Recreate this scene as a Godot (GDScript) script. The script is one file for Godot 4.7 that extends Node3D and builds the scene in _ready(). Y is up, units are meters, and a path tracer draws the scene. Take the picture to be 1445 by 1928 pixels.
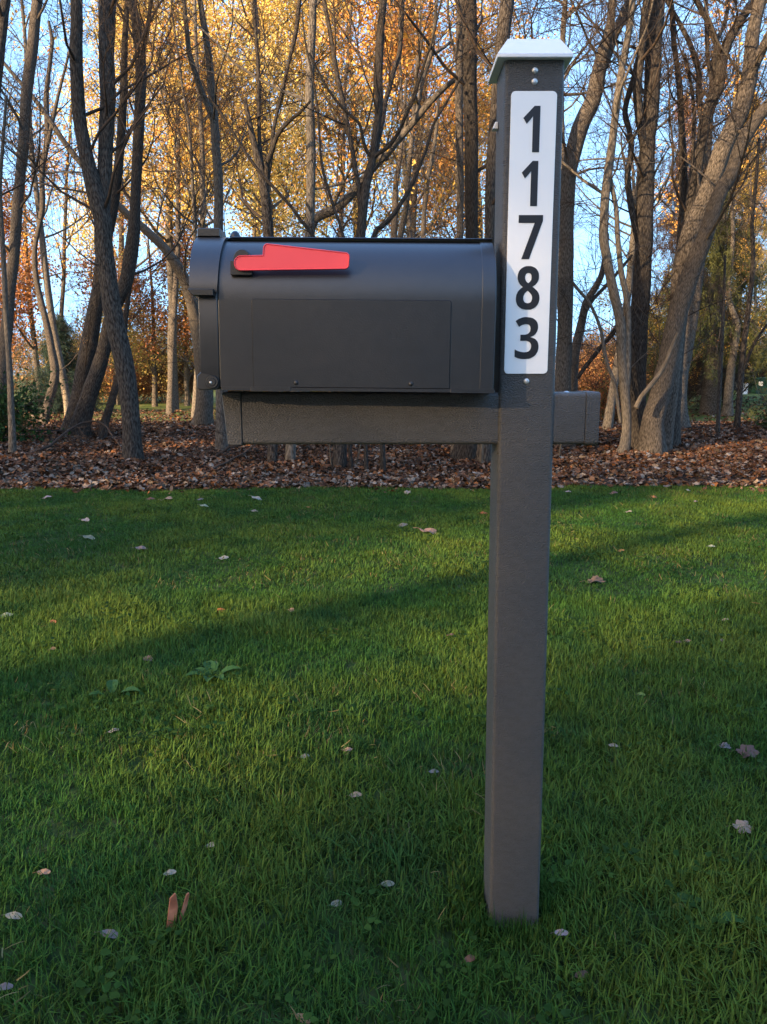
extends Node3D
# A rural mailbox on a vinyl post at the edge of a lawn, late autumn, wood behind.  Units are metres, y up.

class Buf:
	var v := PackedVector3Array()
	var n := PackedVector3Array()
	var uv := PackedVector2Array()
	var c := PackedColorArray()
	var ix := PackedInt32Array()
	func add(p: Vector3, nn: Vector3, u := Vector2.ZERO, col := Color.WHITE) -> int:
		v.append(p); n.append(nn); uv.append(u); c.append(col)
		return v.size() - 1
	func tri(a: int, b: int, d: int) -> void:
		ix.append(a); ix.append(b); ix.append(d)
	# a flat quad or triangle fan facing the way its corners run clockwise
	func poly(p: Array, col := Color.WHITE) -> void:
		var nn: Vector3 = (p[2] - p[0]).cross(p[1] - p[0]).normalized()
		var first := v.size()
		for q in p:
			add(q, nn, Vector2(q.x + q.z, q.y), col)
		for k in range(1, p.size() - 1):
			tri(first, first + k, first + k + 1)
	func mesh() -> ArrayMesh:
		var m := ArrayMesh.new()
		if v.is_empty():
			return m
		var a := []
		a.resize(Mesh.ARRAY_MAX)
		a[Mesh.ARRAY_VERTEX] = v; a[Mesh.ARRAY_NORMAL] = n; a[Mesh.ARRAY_TEX_UV] = uv; a[Mesh.ARRAY_COLOR] = c; a[Mesh.ARRAY_INDEX] = ix
		m.add_surface_from_arrays(Mesh.PRIMITIVE_TRIANGLES, a)
		return m

var M := {}                    # materials by name
var twig_meshes: Array[Mesh] = []
var leafy_meshes: Array[Mesh] = []
var needle_meshes: Array[Mesh] = []
var litter_meshes: Array[Mesh] = []
var lumps := FastNoiseLite.new()
var names := {}
var last_tips := []

func _ready() -> void:
	var cam := Camera3D.new()
	cam.name = "camera"
	cam.fov = 65.45
	cam.near = 0.05
	cam.far = 600.0
	cam.position = Vector3(0, 1.12, 1.5)
	cam.rotation_degrees = Vector3(-10, 0, 0)
	add_child(cam)
	cam.current = true
	var sky_mat := ProceduralSkyMaterial.new()
	sky_mat.sky_top_color = Color(0.44, 0.61, 0.88)
	sky_mat.sky_horizon_color = Color(0.61, 0.805, 0.965)
	sky_mat.sky_curve = 0.55
	sky_mat.sky_energy_multiplier = 0.84
	sky_mat.ground_bottom_color = Color(0.25, 0.27, 0.2)
	sky_mat.ground_horizon_color = Color(0.55, 0.55, 0.48)
	sky_mat.sun_angle_max = 52.0
	sky_mat.sun_curve = 1.0
	var sky := Sky.new()
	sky.sky_material = sky_mat
	var env := Environment.new()
	env.background_mode = Environment.BG_SKY
	env.sky = sky
	env.tonemap_mode = Environment.TONE_MAPPER_LINEAR
	env.tonemap_exposure = 3.9
	env.sdfgi_enabled = true
	env.ssao_enabled = true
	env.ssil_enabled = true
	var we := WorldEnvironment.new()
	we.name = "world_environment"
	we.environment = env
	add_child(we)
	var sun := DirectionalLight3D.new()
	sun.name = "sun"
	sun.light_energy = 1.3
	sun.light_color = Color(1.0, 0.87, 0.70)
	sun.light_angular_distance = 0.5
	sun.shadow_enabled = true
	sun.look_at_from_position(Vector3(-0.736, 0.276, 0.618) * 30.0, Vector3.ZERO)
	add_child(sun)
	lumps.seed = 5
	lumps.frequency = 1.0
	lumps.fractal_octaves = 3
	materials()
	shapes()
	setting()
	mailbox()
	wood()
	background()
	shade_trees()
	reflection_conifers()
	lawn_grass()
	leaf_litter()
	lawn_leaves()
	small_things()

# ---------------------------------------------------------------- naming and tagging
func numbered(called: String) -> String:
	var k: int = names.get(called, 0)
	names[called] = k + 1
	return called if k == 0 else "%s_%03d" % [called, k]

func tag(o: Node, label: String, category: String, group := "", kind := "") -> void:
	if label: o.set_meta("label", label)
	if category: o.set_meta("category", category)
	if group: o.set_meta("group", group)
	if kind: o.set_meta("kind", kind)

func thing(called: String, label: String, category: String, at := Vector3.ZERO, group := "") -> Node3D:
	var o := Node3D.new()
	o.name = numbered(called)
	o.position = at
	tag(o, label, category, group)
	add_child(o)
	return o

func part(called: String, m: Mesh, mat: Material, parent: Node, kind := "") -> MeshInstance3D:
	var o := MeshInstance3D.new()
	if parent == self:
		o.name = numbered(called)
	else:
		var k := 0
		while parent.has_node(called if k == 0 else "%s_%03d" % [called, k]): k += 1
		o.name = called if k == 0 else "%s_%03d" % [called, k]
	o.mesh = m
	o.material_override = mat
	o.cast_shadow = GeometryInstance3D.SHADOW_CASTING_SETTING_ON
	if kind: o.set_meta("kind", kind)
	parent.add_child(o, true)
	return o

func many(called: String, m: Mesh, mat: Material, parent: Node, at: Array, tint: Array) -> MultiMeshInstance3D:
	var mm := MultiMesh.new()
	mm.transform_format = MultiMesh.TRANSFORM_3D
	mm.use_colors = true
	mm.mesh = m
	mm.instance_count = at.size()
	for i in at.size():
		mm.set_instance_transform(i, at[i])
		mm.set_instance_color(i, tint[i])
	var o := MultiMeshInstance3D.new()
	if parent == self:
		o.name = numbered(called)
	else:
		var k := 0
		while parent.has_node(called if k == 0 else "%s_%03d" % [called, k]): k += 1
		o.name = called if k == 0 else "%s_%03d" % [called, k]
	o.multimesh = mm
	o.material_override = mat
	o.set_meta("kind", "stuff")
	parent.add_child(o, true)
	return o

# ---------------------------------------------------------------- materials
func mat(albedo: Color, rough: float, vertex := false, spec := 0.5) -> StandardMaterial3D:
	var m := StandardMaterial3D.new()
	m.albedo_color = albedo.linear_to_srgb()
	m.roughness = rough
	m.metallic_specular = spec
	m.vertex_color_use_as_albedo = vertex
	return m

func noise_tex(size: Vector2i, freq: float, sd: int, ramp: Gradient = null, octaves := 5, ridged := false) -> NoiseTexture2D:
	var f := FastNoiseLite.new()
	f.seed = sd
	f.frequency = freq
	f.fractal_octaves = octaves
	f.noise_type = FastNoiseLite.TYPE_SIMPLEX_SMOOTH
	if ridged: f.fractal_type = FastNoiseLite.FRACTAL_RIDGED
	var t := NoiseTexture2D.new()
	t.width = size.x
	t.height = size.y
	t.seamless = true
	t.noise = f
	if ramp: t.color_ramp = ramp
	return t

func ramp(stops: Array) -> Gradient:      # [offset, linear colour, ...]
	var g := Gradient.new()
	g.offsets = PackedFloat32Array()
	var o := PackedFloat32Array()
	var c := PackedColorArray()
	for i in range(0, stops.size(), 2):
		o.append(stops[i]); c.append((stops[i + 1] as Color).linear_to_srgb())
	g.offsets = o
	g.colors = c
	return g

func bark(dark: Color, light: Color, sd: int, depth: float, freq := 0.05) -> StandardMaterial3D:
	var m := mat(Color.WHITE, 0.9, true, 0.25)
	m.albedo_texture = noise_tex(Vector2i(256, 512), freq, sd, ramp([0.2, dark, 0.5, dark.lerp(light, 0.5), 0.8, light]), 5)
	m.heightmap_enabled = true
	m.heightmap_texture = noise_tex(Vector2i(256, 512), freq * 1.2, sd + 1, null, 5, true)
	m.heightmap_scale = depth
	return m

func materials() -> void:
	# vinyl sleeve with an orange-peel skin
	var vinyl := mat(Color(0.084, 0.078, 0.070), 0.46, false, 0.4)
	vinyl.heightmap_enabled = true
	vinyl.heightmap_texture = noise_tex(Vector2i(512, 512), 0.055, 11, null, 3)
	vinyl.heightmap_scale = 0.17
	vinyl.albedo_texture = noise_tex(Vector2i(512, 512), 0.012, 51, ramp([0.2, Color(0.88, 0.87, 0.85), 0.55, Color(0.95, 0.95, 0.95), 0.85, Color(1, 1, 1)]))
	vinyl.uv1_triplanar = true
	vinyl.uv1_scale = Vector3(6.5, 14, 6.5)
	M.vinyl = vinyl
	var box := mat(Color(0.0165, 0.0152, 0.0140), 0.37, false, 0.62)
	box.heightmap_enabled = true
	box.heightmap_texture = noise_tex(Vector2i(256, 256), 0.2, 12, null, 2)
	box.heightmap_scale = 0.012
	box.albedo_texture = noise_tex(Vector2i(512, 512), 0.01, 53, ramp([0.2, Color(0.8, 0.79, 0.77), 0.5, Color(0.92, 0.92, 0.91), 0.75, Color(1, 0.99, 0.97)]))
	box.uv1_triplanar = true
	box.uv1_scale = Vector3(6, 6, 6)
	M.box = box
	M.box_dark = mat(Color(0.02, 0.02, 0.021), 0.5)
	M.knob = mat(Color(0.008, 0.009, 0.014), 0.3)
	M.red = mat(Color(0.84, 0.075, 0.09), 0.45)
	M.white = mat(Color(0.90, 0.89, 0.86), 0.35)
	M.sign = mat(Color(0.94, 0.925, 0.88), 0.4)
	M.ink = mat(Color(0.012, 0.011, 0.012), 0.5)
	var steel := mat(Color(0.62, 0.61, 0.58), 0.35)
	steel.metallic = 0.6
	M.steel = steel
	M.dark = bark(Color(0.022, 0.018, 0.015), Color(0.114, 0.095, 0.077), 21, 1.4, 0.055)
	M.brown = bark(Color(0.050, 0.041, 0.032), Color(0.213, 0.175, 0.139), 23, 1.4, 0.07)
	M.pale = bark(Color(0.069, 0.058, 0.046), Color(0.214, 0.180, 0.141), 25, 0.8, 0.055)
	M.grey = bark(Color(0.052, 0.045, 0.037), Color(0.185, 0.159, 0.130), 27, 0.8, 0.055)
	M.dead = bark(Color(0.075, 0.058, 0.040), Color(0.155, 0.125, 0.092), 29, 0.4, 0.03)
	M.twig = mat(Color(0.055, 0.040, 0.030), 0.85, true, 0.2)
	var leaf := mat(Color.WHITE, 0.7, true, 0.3)
	leaf.backlight_enabled = true
	leaf.backlight = Color(0.75, 0.75, 0.75)
	M.leaf = leaf
	M.dry = mat(Color.WHITE, 0.8, true, 0.15)
	var needle := mat(Color.WHITE, 0.6, true, 0.3)
	needle.backlight_enabled = true
	needle.backlight = Color(0.3, 0.3, 0.3)
	M.needle = needle
	var grass := mat(Color.WHITE, 0.6, true, 0.16)
	grass.backlight_enabled = true
	grass.backlight = Color(0.7, 0.7, 0.7)
	M.grass = grass
	var soil := mat(Color.WHITE, 0.95, false, 0.2)
	soil.albedo_texture = noise_tex(Vector2i(512, 512), 0.02, 31, ramp([0.2, Color(0.010, 0.020, 0.006), 0.55, Color(0.022, 0.042, 0.011), 0.85, Color(0.045, 0.05, 0.02)]))
	soil.uv1_triplanar = true
	soil.uv1_world_triplanar = true
	soil.uv1_scale = Vector3(1.1, 1.1, 1.1)
	M.lawn = soil
	var mould := mat(Color.WHITE, 0.95, false, 0.2)
	mould.albedo_texture = noise_tex(Vector2i(512, 512), 0.03, 33, ramp([0.2, Color(0.016, 0.012, 0.010), 0.5, Color(0.04, 0.028, 0.020), 0.8, Color(0.11, 0.07, 0.045)]))
	mould.heightmap_enabled = true
	mould.heightmap_texture = noise_tex(Vector2i(512, 512), 0.05, 34)
	mould.heightmap_scale = 4.0
	mould.uv1_triplanar = true
	mould.uv1_world_triplanar = true
	mould.uv1_scale = Vector3(0.9, 0.9, 0.9)
	M.mould = mould
	var field := mat(Color.WHITE, 0.95, false, 0.2)
	field.albedo_texture = noise_tex(Vector2i(512, 512), 0.015, 35, ramp([0.15, Color(0.05, 0.085, 0.02), 0.5, Color(0.11, 0.14, 0.035), 0.75, Color(0.17, 0.16, 0.05), 0.95, Color(0.24, 0.15, 0.07)]))
	field.uv1_triplanar = true
	field.uv1_world_triplanar = true
	field.uv1_scale = Vector3(0.31, 0.31, 0.31)
	M.field = field
	var road := mat(Color.WHITE, 0.9, false, 0.3)
	road.albedo_texture = noise_tex(Vector2i(512, 512), 0.05, 61, ramp([0.2, Color(0.26, 0.25, 0.235), 0.8, Color(0.38, 0.37, 0.345)]))
	road.uv1_triplanar = true
	road.uv1_world_triplanar = true
	M.road = road
	M.wood = bark(Color(0.30, 0.22, 0.13), Color(0.50, 0.40, 0.26), 37, 0.2, 0.03)
	M.bark_rust = bark(Color(0.20, 0.07, 0.035), Color(0.42, 0.17, 0.09), 39, 0.3, 0.04)
	M.weed = mat(Color(0.026, 0.066, 0.016), 0.6, false, 0.2)
	M.bin = mat(Color(0.006, 0.045, 0.028), 0.5)

# ---------------------------------------------------------------- shapes
func frame_of(y: Vector3, spin := 0.0) -> Basis:
	var x := y.cross(Vector3(0.31, 0.12, 0.94)).normalized()
	return Basis(x, y, x.cross(y)).rotated(y, spin)

func tube(b: Buf, pts: PackedVector3Array, rad: PackedFloat32Array, sides: int, tint := Color.WHITE, rough := 0.0, flare := 0.0, along := 2.4) -> void:
	var n := pts.size()
	var t := (pts[1] - pts[0]).normalized()
	var x := t.cross(Vector3(0.31, 0.12, 0.94)).normalized()
	var run := 0.0
	var around: float = maxf(1.0, roundf(TAU * rad[0] / 0.28))
	for i in n:
		t = (pts[mini(i + 1, n - 1)] - pts[maxi(i - 1, 0)]).normalized()
		x = (x - t * x.dot(t)).normalized()
		var y := t.cross(x)
		if i > 0: run += pts[i].distance_to(pts[i - 1])
		for k in sides + 1:
			var a := TAU * k / sides
			var d := x * cos(a) + y * sin(a)
			var r := rad[i]
			if rough > 0.0:
				r *= 1.0 + rough * lumps.get_noise_3d(pts[i].x * 0.7 + d.x * 1.3, pts[i].y * 0.6, pts[i].z * 0.7 + d.z * 1.3)
			if flare > 0.0 and run < 0.9:
				var q := 1.0 - run / 0.9
				r *= 1.0 + flare * q * q * q * (0.75 + 0.6 * sin(a * 4.0 + rad[0] * 90.0))
			b.add(pts[i] + d * r, d, Vector2(around * k / sides, run / along), tint)
	var base := b.v.size() - n * (sides + 1)
	for i in n - 1:
		for k in sides:
			var p := base + i * (sides + 1) + k
			var q := p + sides + 1
			b.tri(p, q, q + 1)
			b.tri(p, q + 1, p + 1)

func rounded(p: PackedVector2Array, r, steps := 4) -> PackedVector2Array:      # corners of a polygon rounded off
	var out := PackedVector2Array()
	var n := p.size()
	for i in n:
		var rr: float = r[i] if r is Array else r
		var a := (p[(i + n - 1) % n] - p[i]).normalized()
		var c := (p[(i + 1) % n] - p[i]).normalized()
		var half := acos(clampf(a.dot(c), -1, 1)) / 2.0
		if rr <= 0.0 or half > 1.5:
			out.append(p[i])
			continue
		var cut := rr / tan(half)
		var mid := p[i] + (a + c).normalized() * (rr / sin(half))
		var f := (p[i] + a * cut - mid).angle()
		var sweep := wrapf((p[i] + c * cut - mid).angle() - f, -PI, PI)
		for k in steps + 1:
			out.append(mid + Vector2.from_angle(f + sweep * k / steps) * rr)
	return out

func rect(x0: float, y0: float, x1: float, y1: float) -> PackedVector2Array:
	return PackedVector2Array([Vector2(x0, y0), Vector2(x1, y0), Vector2(x1, y1), Vector2(x0, y1)])

func oval(rx: float, ry: float, steps := 20, at := Vector2.ZERO) -> PackedVector2Array:
	var out := PackedVector2Array()
	for k in steps: out.append(at + Vector2(cos(TAU * k / steps) * rx, sin(TAU * k / steps) * ry))
	return out

# a solid: the counter-clockwise outline p drawn out from z0 to z1, with its rims bevelled, placed by xf
func prism(b: Buf, p: PackedVector2Array, z0: float, z1: float, bevel := 0.0, xf := Transform3D.IDENTITY) -> void:
	if Geometry2D.is_polygon_clockwise(p): p.reverse()
	var n := p.size()
	var edge := PackedVector2Array()
	for i in n:
		var e := (p[(i + 1) % n] - p[i]).normalized()
		edge.append(Vector2(e.y, -e.x))
	var inset := PackedVector2Array()
	for i in n:
		var a := edge[(i + n - 1) % n]
		var m := (a + edge[i]).normalized()
		inset.append(p[i] - m * bevel / maxf(0.35, m.dot(a)))
	var rings := [[inset, z0, Vector3(0, 0, -0.75)], [p, z0 + bevel, Vector3.ZERO], [p, z1 - bevel, Vector3.ZERO], [inset, z1, Vector3(0, 0, 0.75)]] if bevel > 0.0 else [[p, z0, Vector3.ZERO], [p, z1, Vector3.ZERO]]
	var turn := xf.basis.orthonormalized()
	for i in n:
		var j := (i + 1) % n
		var na := edge[i]
		var nb := edge[i]
		if edge[i].dot(edge[(i + n - 1) % n]) > 0.7: na = (edge[i] + edge[(i + n - 1) % n]).normalized()
		if edge[i].dot(edge[j]) > 0.7: nb = (edge[i] + edge[j]).normalized()
		for k in rings.size() - 1:
			var lo: Array = rings[k]
			var hi: Array = rings[k + 1]
			var q := b.v.size()
			for s in [[lo, i, na], [hi, i, na], [hi, j, nb], [lo, j, nb]]:
				var ring: Array = s[0]
				var pt: Vector2 = ring[0][s[1]]
				var nn: Vector3 = (Vector3(s[2].x, s[2].y, 0) + ring[2]).normalized()
				b.add(xf * Vector3(pt.x, pt.y, ring[1]), turn * nn, Vector2(pt.x + pt.y, ring[1]))
			b.tri(q, q + 1, q + 2)
			b.tri(q, q + 2, q + 3)
	var t := Geometry2D.triangulate_polygon(inset)
	var f := b.v.size()
	for s in [[z0, Vector3(0, 0, -1)], [z1, Vector3(0, 0, 1)]]:
		for i in n: b.add(xf * Vector3(inset[i].x, inset[i].y, s[0]), turn * s[1], inset[i])
	for i in range(0, t.size(), 3):
		var a := t[i]
		var c := t[i + 1]
		var d := t[i + 2]
		if (inset[c] - inset[a]).cross(inset[d] - inset[a]) > 0.0:
			var swap := c
			c = d
			d = swap
		b.tri(f + n + a, f + n + c, f + n + d)
		b.tri(f + a, f + d, f + c)

func solid(p: PackedVector2Array, z0: float, z1: float, bevel := 0.0, xf := Transform3D.IDENTITY) -> ArrayMesh:
	var b := Buf.new()
	prism(b, p, z0, z1, bevel, xf)
	return b.mesh()

# outline (x right, y up) drawn along z ; ALONG_X: outline is (z, y) drawn along x ; ALONG_Y: outline is (x, -z) drawn along y
const ALONG_X := Transform3D(Vector3(0, 0, -1), Vector3(0, 1, 0), Vector3(1, 0, 0), Vector3.ZERO)
const ALONG_Y := Transform3D(Vector3(1, 0, 0), Vector3(0, 0, -1), Vector3(0, 1, 0), Vector3.ZERO)

func dome(b: Buf, at: Vector3, r: float, h: float, axis: Vector3) -> void:     # a rounded screw head
	var fr := frame_of(axis)
	var first := b.v.size()
	for i in 5:
		var e := PI / 2 * i / 4.0
		for k in 13:
			var a := TAU * k / 12
			var d := Vector3(cos(a) * cos(e), sin(e), -sin(a) * cos(e))
			b.add(at + fr * Vector3(d.x * r, d.y * h, d.z * r), (fr * Vector3(d.x, d.y * r / h, d.z)).normalized())
	for i in 4:
		for k in 12:
			var p := first + i * 13 + k
			b.tri(p, p + 13, p + 14)
			b.tri(p, p + 14, p + 1)

func wander(rng: RandomNumberGenerator, s: float) -> Vector3:
	return Vector3(rng.randfn(), rng.randfn(), rng.randfn()) * s

func shapes() -> void:
	var rng := RandomNumberGenerator.new()
	rng.seed = 41
	# bare twig sprays, one metre long along +y
	for k in 6:
		var b := Buf.new()
		spray(b, rng, Vector3.ZERO, Vector3.UP, 1.0, 0.0075, 0)
		twig_meshes.append(b.mesh())
	# leaf clusters about 0.5 m across, leaves 7 to 10 cm
	for k in 4:
		var b := Buf.new()
		for i in 22:
			var at := wander(rng, 0.16)
			var y := (wander(rng, 0.6) + Vector3(0, -0.5, 0) + at.normalized() * 0.5).normalized()
			var fr := frame_of(y, rng.randf() * TAU)
			var l := rng.randf_range(0.06, 0.105)
			var w := l * rng.randf_range(0.26, 0.38)
			var up := w * rng.randf_range(0.1, 0.6)
			var g := rng.randf_range(0.6, 1.25)
			var col := Color(g, g * rng.randf_range(0.88, 1.1), g * rng.randf_range(0.75, 1.2))
			var p0 := at
			var p1 := at + fr * Vector3(0, l, 0)
			b.poly([p0, at + fr * Vector3(w, l * 0.5, up), p1], col)
			b.poly([p0, p1, at + fr * Vector3(-w, l * 0.45, up)], col)
		leafy_meshes.append(b.mesh())
	# hanging sprays of needles, about 0.6 m
	for k in 2:
		var b := Buf.new()
		for i in 110:
			var s := rng.randf()
			var at := Vector3(rng.randfn() * 0.05, -0.6 * s, rng.randfn() * 0.05) + Vector3(sin(s * 3.0 + k) * 0.08, 0, cos(s * 2.0) * 0.06)
			var y := (Vector3(rng.randfn() * 0.6, -0.8, rng.randfn() * 0.6)).normalized()
			var fr := frame_of(y, rng.randf() * TAU)
			var l := rng.randf_range(0.06, 0.13)
			var g := rng.randf_range(0.6, 1.3)
			b.poly([at + fr * Vector3(-0.009, 0, 0), at + fr * Vector3(0.0, l, 0), at + fr * Vector3(0.011, l * 0.2, 0.002)], Color(g, g, g * 0.9))
		needle_meshes.append(b.mesh())
	# curled dead leaves, one metre long so that scale is length
	for k in 6:
		litter_meshes.append(dead_leaf(rng, [6, 8, 10, 0, 0, 0][k]))

func dead_leaf(rng: RandomNumberGenerator, lobes: int) -> ArrayMesh:
	var b := Buf.new()
	var curl := rng.randf_range(0.1, 0.55)
	var roll := rng.randf_range(-0.35, 0.5)
	var rim: Array = []
	var n := 30
	for i in n + 1:
		var a := TAU * i / n
		var wide: float = 0.36 if lobes > 0 else 0.21
		var r := 0.5 * wide / sqrt(pow(wide * cos(a), 2) + pow(0.5 * sin(a), 2))
		if lobes > 0: r *= 0.74 + 0.30 * pow(absf(cos(a * lobes / 2.0 + 0.3 * sin(a * 2.0))), 1.3) + rng.randf_range(-0.09, 0.09)
		else: r *= 1.0 + rng.randf_range(-0.06, 0.06)
		rim.append(Vector2(cos(a), sin(a)) * r)
	rim[n] = rim[0]
	var lift := func(p: Vector2) -> Vector3:
		return Vector3(p.x, curl * p.y * p.y * 1.6 + roll * p.x * p.x * 0.5 + 0.05 * sin(p.x * 9.0 + 1.0), p.y)
	var mid: Array = []
	for i in n + 1: mid.append(rim[i] * 0.5)
	for i in n:
		var a: Vector3 = lift.call(Vector2.ZERO)
		var p: Vector3 = lift.call(mid[i])
		var q: Vector3 = lift.call(mid[i + 1])
		var c: Vector3 = lift.call(rim[i])
		var d: Vector3 = lift.call(rim[i + 1])
		b.poly([a, p, q])
		b.poly([p, c, d, q])
	tube(b, PackedVector3Array([lift.call(Vector2(-0.3, 0)), Vector3(-0.55, 0.05, 0.02), Vector3(-0.8, 0.02, 0.08)]), PackedFloat32Array([0.012, 0.012, 0.014]), 3)
	return b.mesh()

func spray(b: Buf, rng: RandomNumberGenerator, from: Vector3, dir: Vector3, length: float, r: float, level: int) -> void:
	var pts := PackedVector3Array([from])
	var rad := PackedFloat32Array([r])
	var d := dir
	var p := from
	var segs := 5 if level == 0 else 3
	for i in segs:
		d = (d + wander(rng, 0.16) + Vector3(0, 0.05, 0)).normalized()
		p += d * length / segs
		pts.append(p)
		rad.append(r * (1.0 - 0.75 * (i + 1) / segs))
	tube(b, pts, rad, 3)
	if level >= 2: return
	var kids := 8 if level == 0 else 3
	for k in kids:
		var s := rng.randf_range(0.15, 0.98)
		var i := int(s * segs)
		var at := pts[i].lerp(pts[mini(i + 1, segs)], s * segs - i)
		var out := frame_of(d, rng.randf() * TAU).x
		spray(b, rng, at, (d * 0.75 + out * rng.randf_range(0.5, 1.0)).normalized(), length * rng.randf_range(0.3, 0.6), r * 0.55, level + 1)

# a limb with its side limbs; where twigs would start goes to tips
func grow(b: Buf, rng: RandomNumberGenerator, from: Vector3, dir: Vector3, length: float, r: float, level: int, tips: Array, up := 0.12, sides := 6) -> void:
	var segs := 6 if level == 0 else 4
	var pts := PackedVector3Array([from])
	var rad := PackedFloat32Array([r])
	var d := dir
	var p := from
	for i in segs:
		d = (d + wander(rng, 0.17) + Vector3(0, up, 0)).normalized()
		p += d * length / segs
		pts.append(p)
		rad.append(maxf(0.003, r * (1.0 - 0.72 * (i + 1) / segs)))
		if i > 0 or level > 0:
			tips.append([p, (d + wander(rng, 0.5)).normalized()])
	tube(b, pts, rad, maxi(3, sides - level), Color(1, 1, 1))
	tips.append([p, d])
	if level >= 2 or r < 0.006: return
	var kids := rng.randi_range(3, 5) if level == 0 else rng.randi_range(2, 3)
	for k in kids:
		var s := rng.randf_range(0.2, 0.95)
		var i := int(s * segs)
		var at := pts[i].lerp(pts[mini(i + 1, segs)], s * segs - i)
		var out := frame_of(d, rng.randf() * TAU).x
		grow(b, rng, at, (d * 0.9 + out * rng.randf_range(0.5, 1.1)).normalized(), length * rng.randf_range(0.35, 0.65), rad[i] * rng.randf_range(0.4, 0.65), level + 1, tips, up, sides)

func twigs_of(root: Node3D, rng: RandomNumberGenerator, tips: Array, share: float, size: float, tint := Color.WHITE) -> void:
	var at := []
	var col := []
	for t in tips:
		if rng.randf() > share: continue
		var s := size * rng.randf_range(0.5, 1.2)
		at.append(Transform3D(frame_of(t[1], rng.randf() * TAU).scaled(Vector3.ONE * s), t[0]))
		col.append(tint * rng.randf_range(0.6, 1.3))
	var half := at.size() / 2
	if half > 0:
		many("twigs", twig_meshes[rng.randi() % 6], M.twig, root, at.slice(0, half), col.slice(0, half))
		many("twigs", twig_meshes[rng.randi() % 6], M.twig, root, at.slice(half), col.slice(half))

func foliage_of(root: Node3D, rng: RandomNumberGenerator, tips: Array, each: int, spread: float, colours: Array, size := 1.0) -> void:
	var at := []
	var col := []
	for t in tips:
		var clump: Color = colours[rng.randi() % colours.size()]
		for k in each:
			var fr := frame_of((wander(rng, 1.0)).normalized(), rng.randf() * TAU).scaled(Vector3.ONE * size * rng.randf_range(0.7, 1.3))
			at.append(Transform3D(fr, t[0] + wander(rng, spread)))
			col.append(clump * rng.randf_range(0.75, 1.2))
	var n := at.size()
	for k in 2:
		many("foliage", leafy_meshes[rng.randi() % 4], M.leaf, root, at.slice(n * k / 2, n * (k + 1) / 2), col.slice(n * k / 2, n * (k + 1) / 2))

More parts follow.
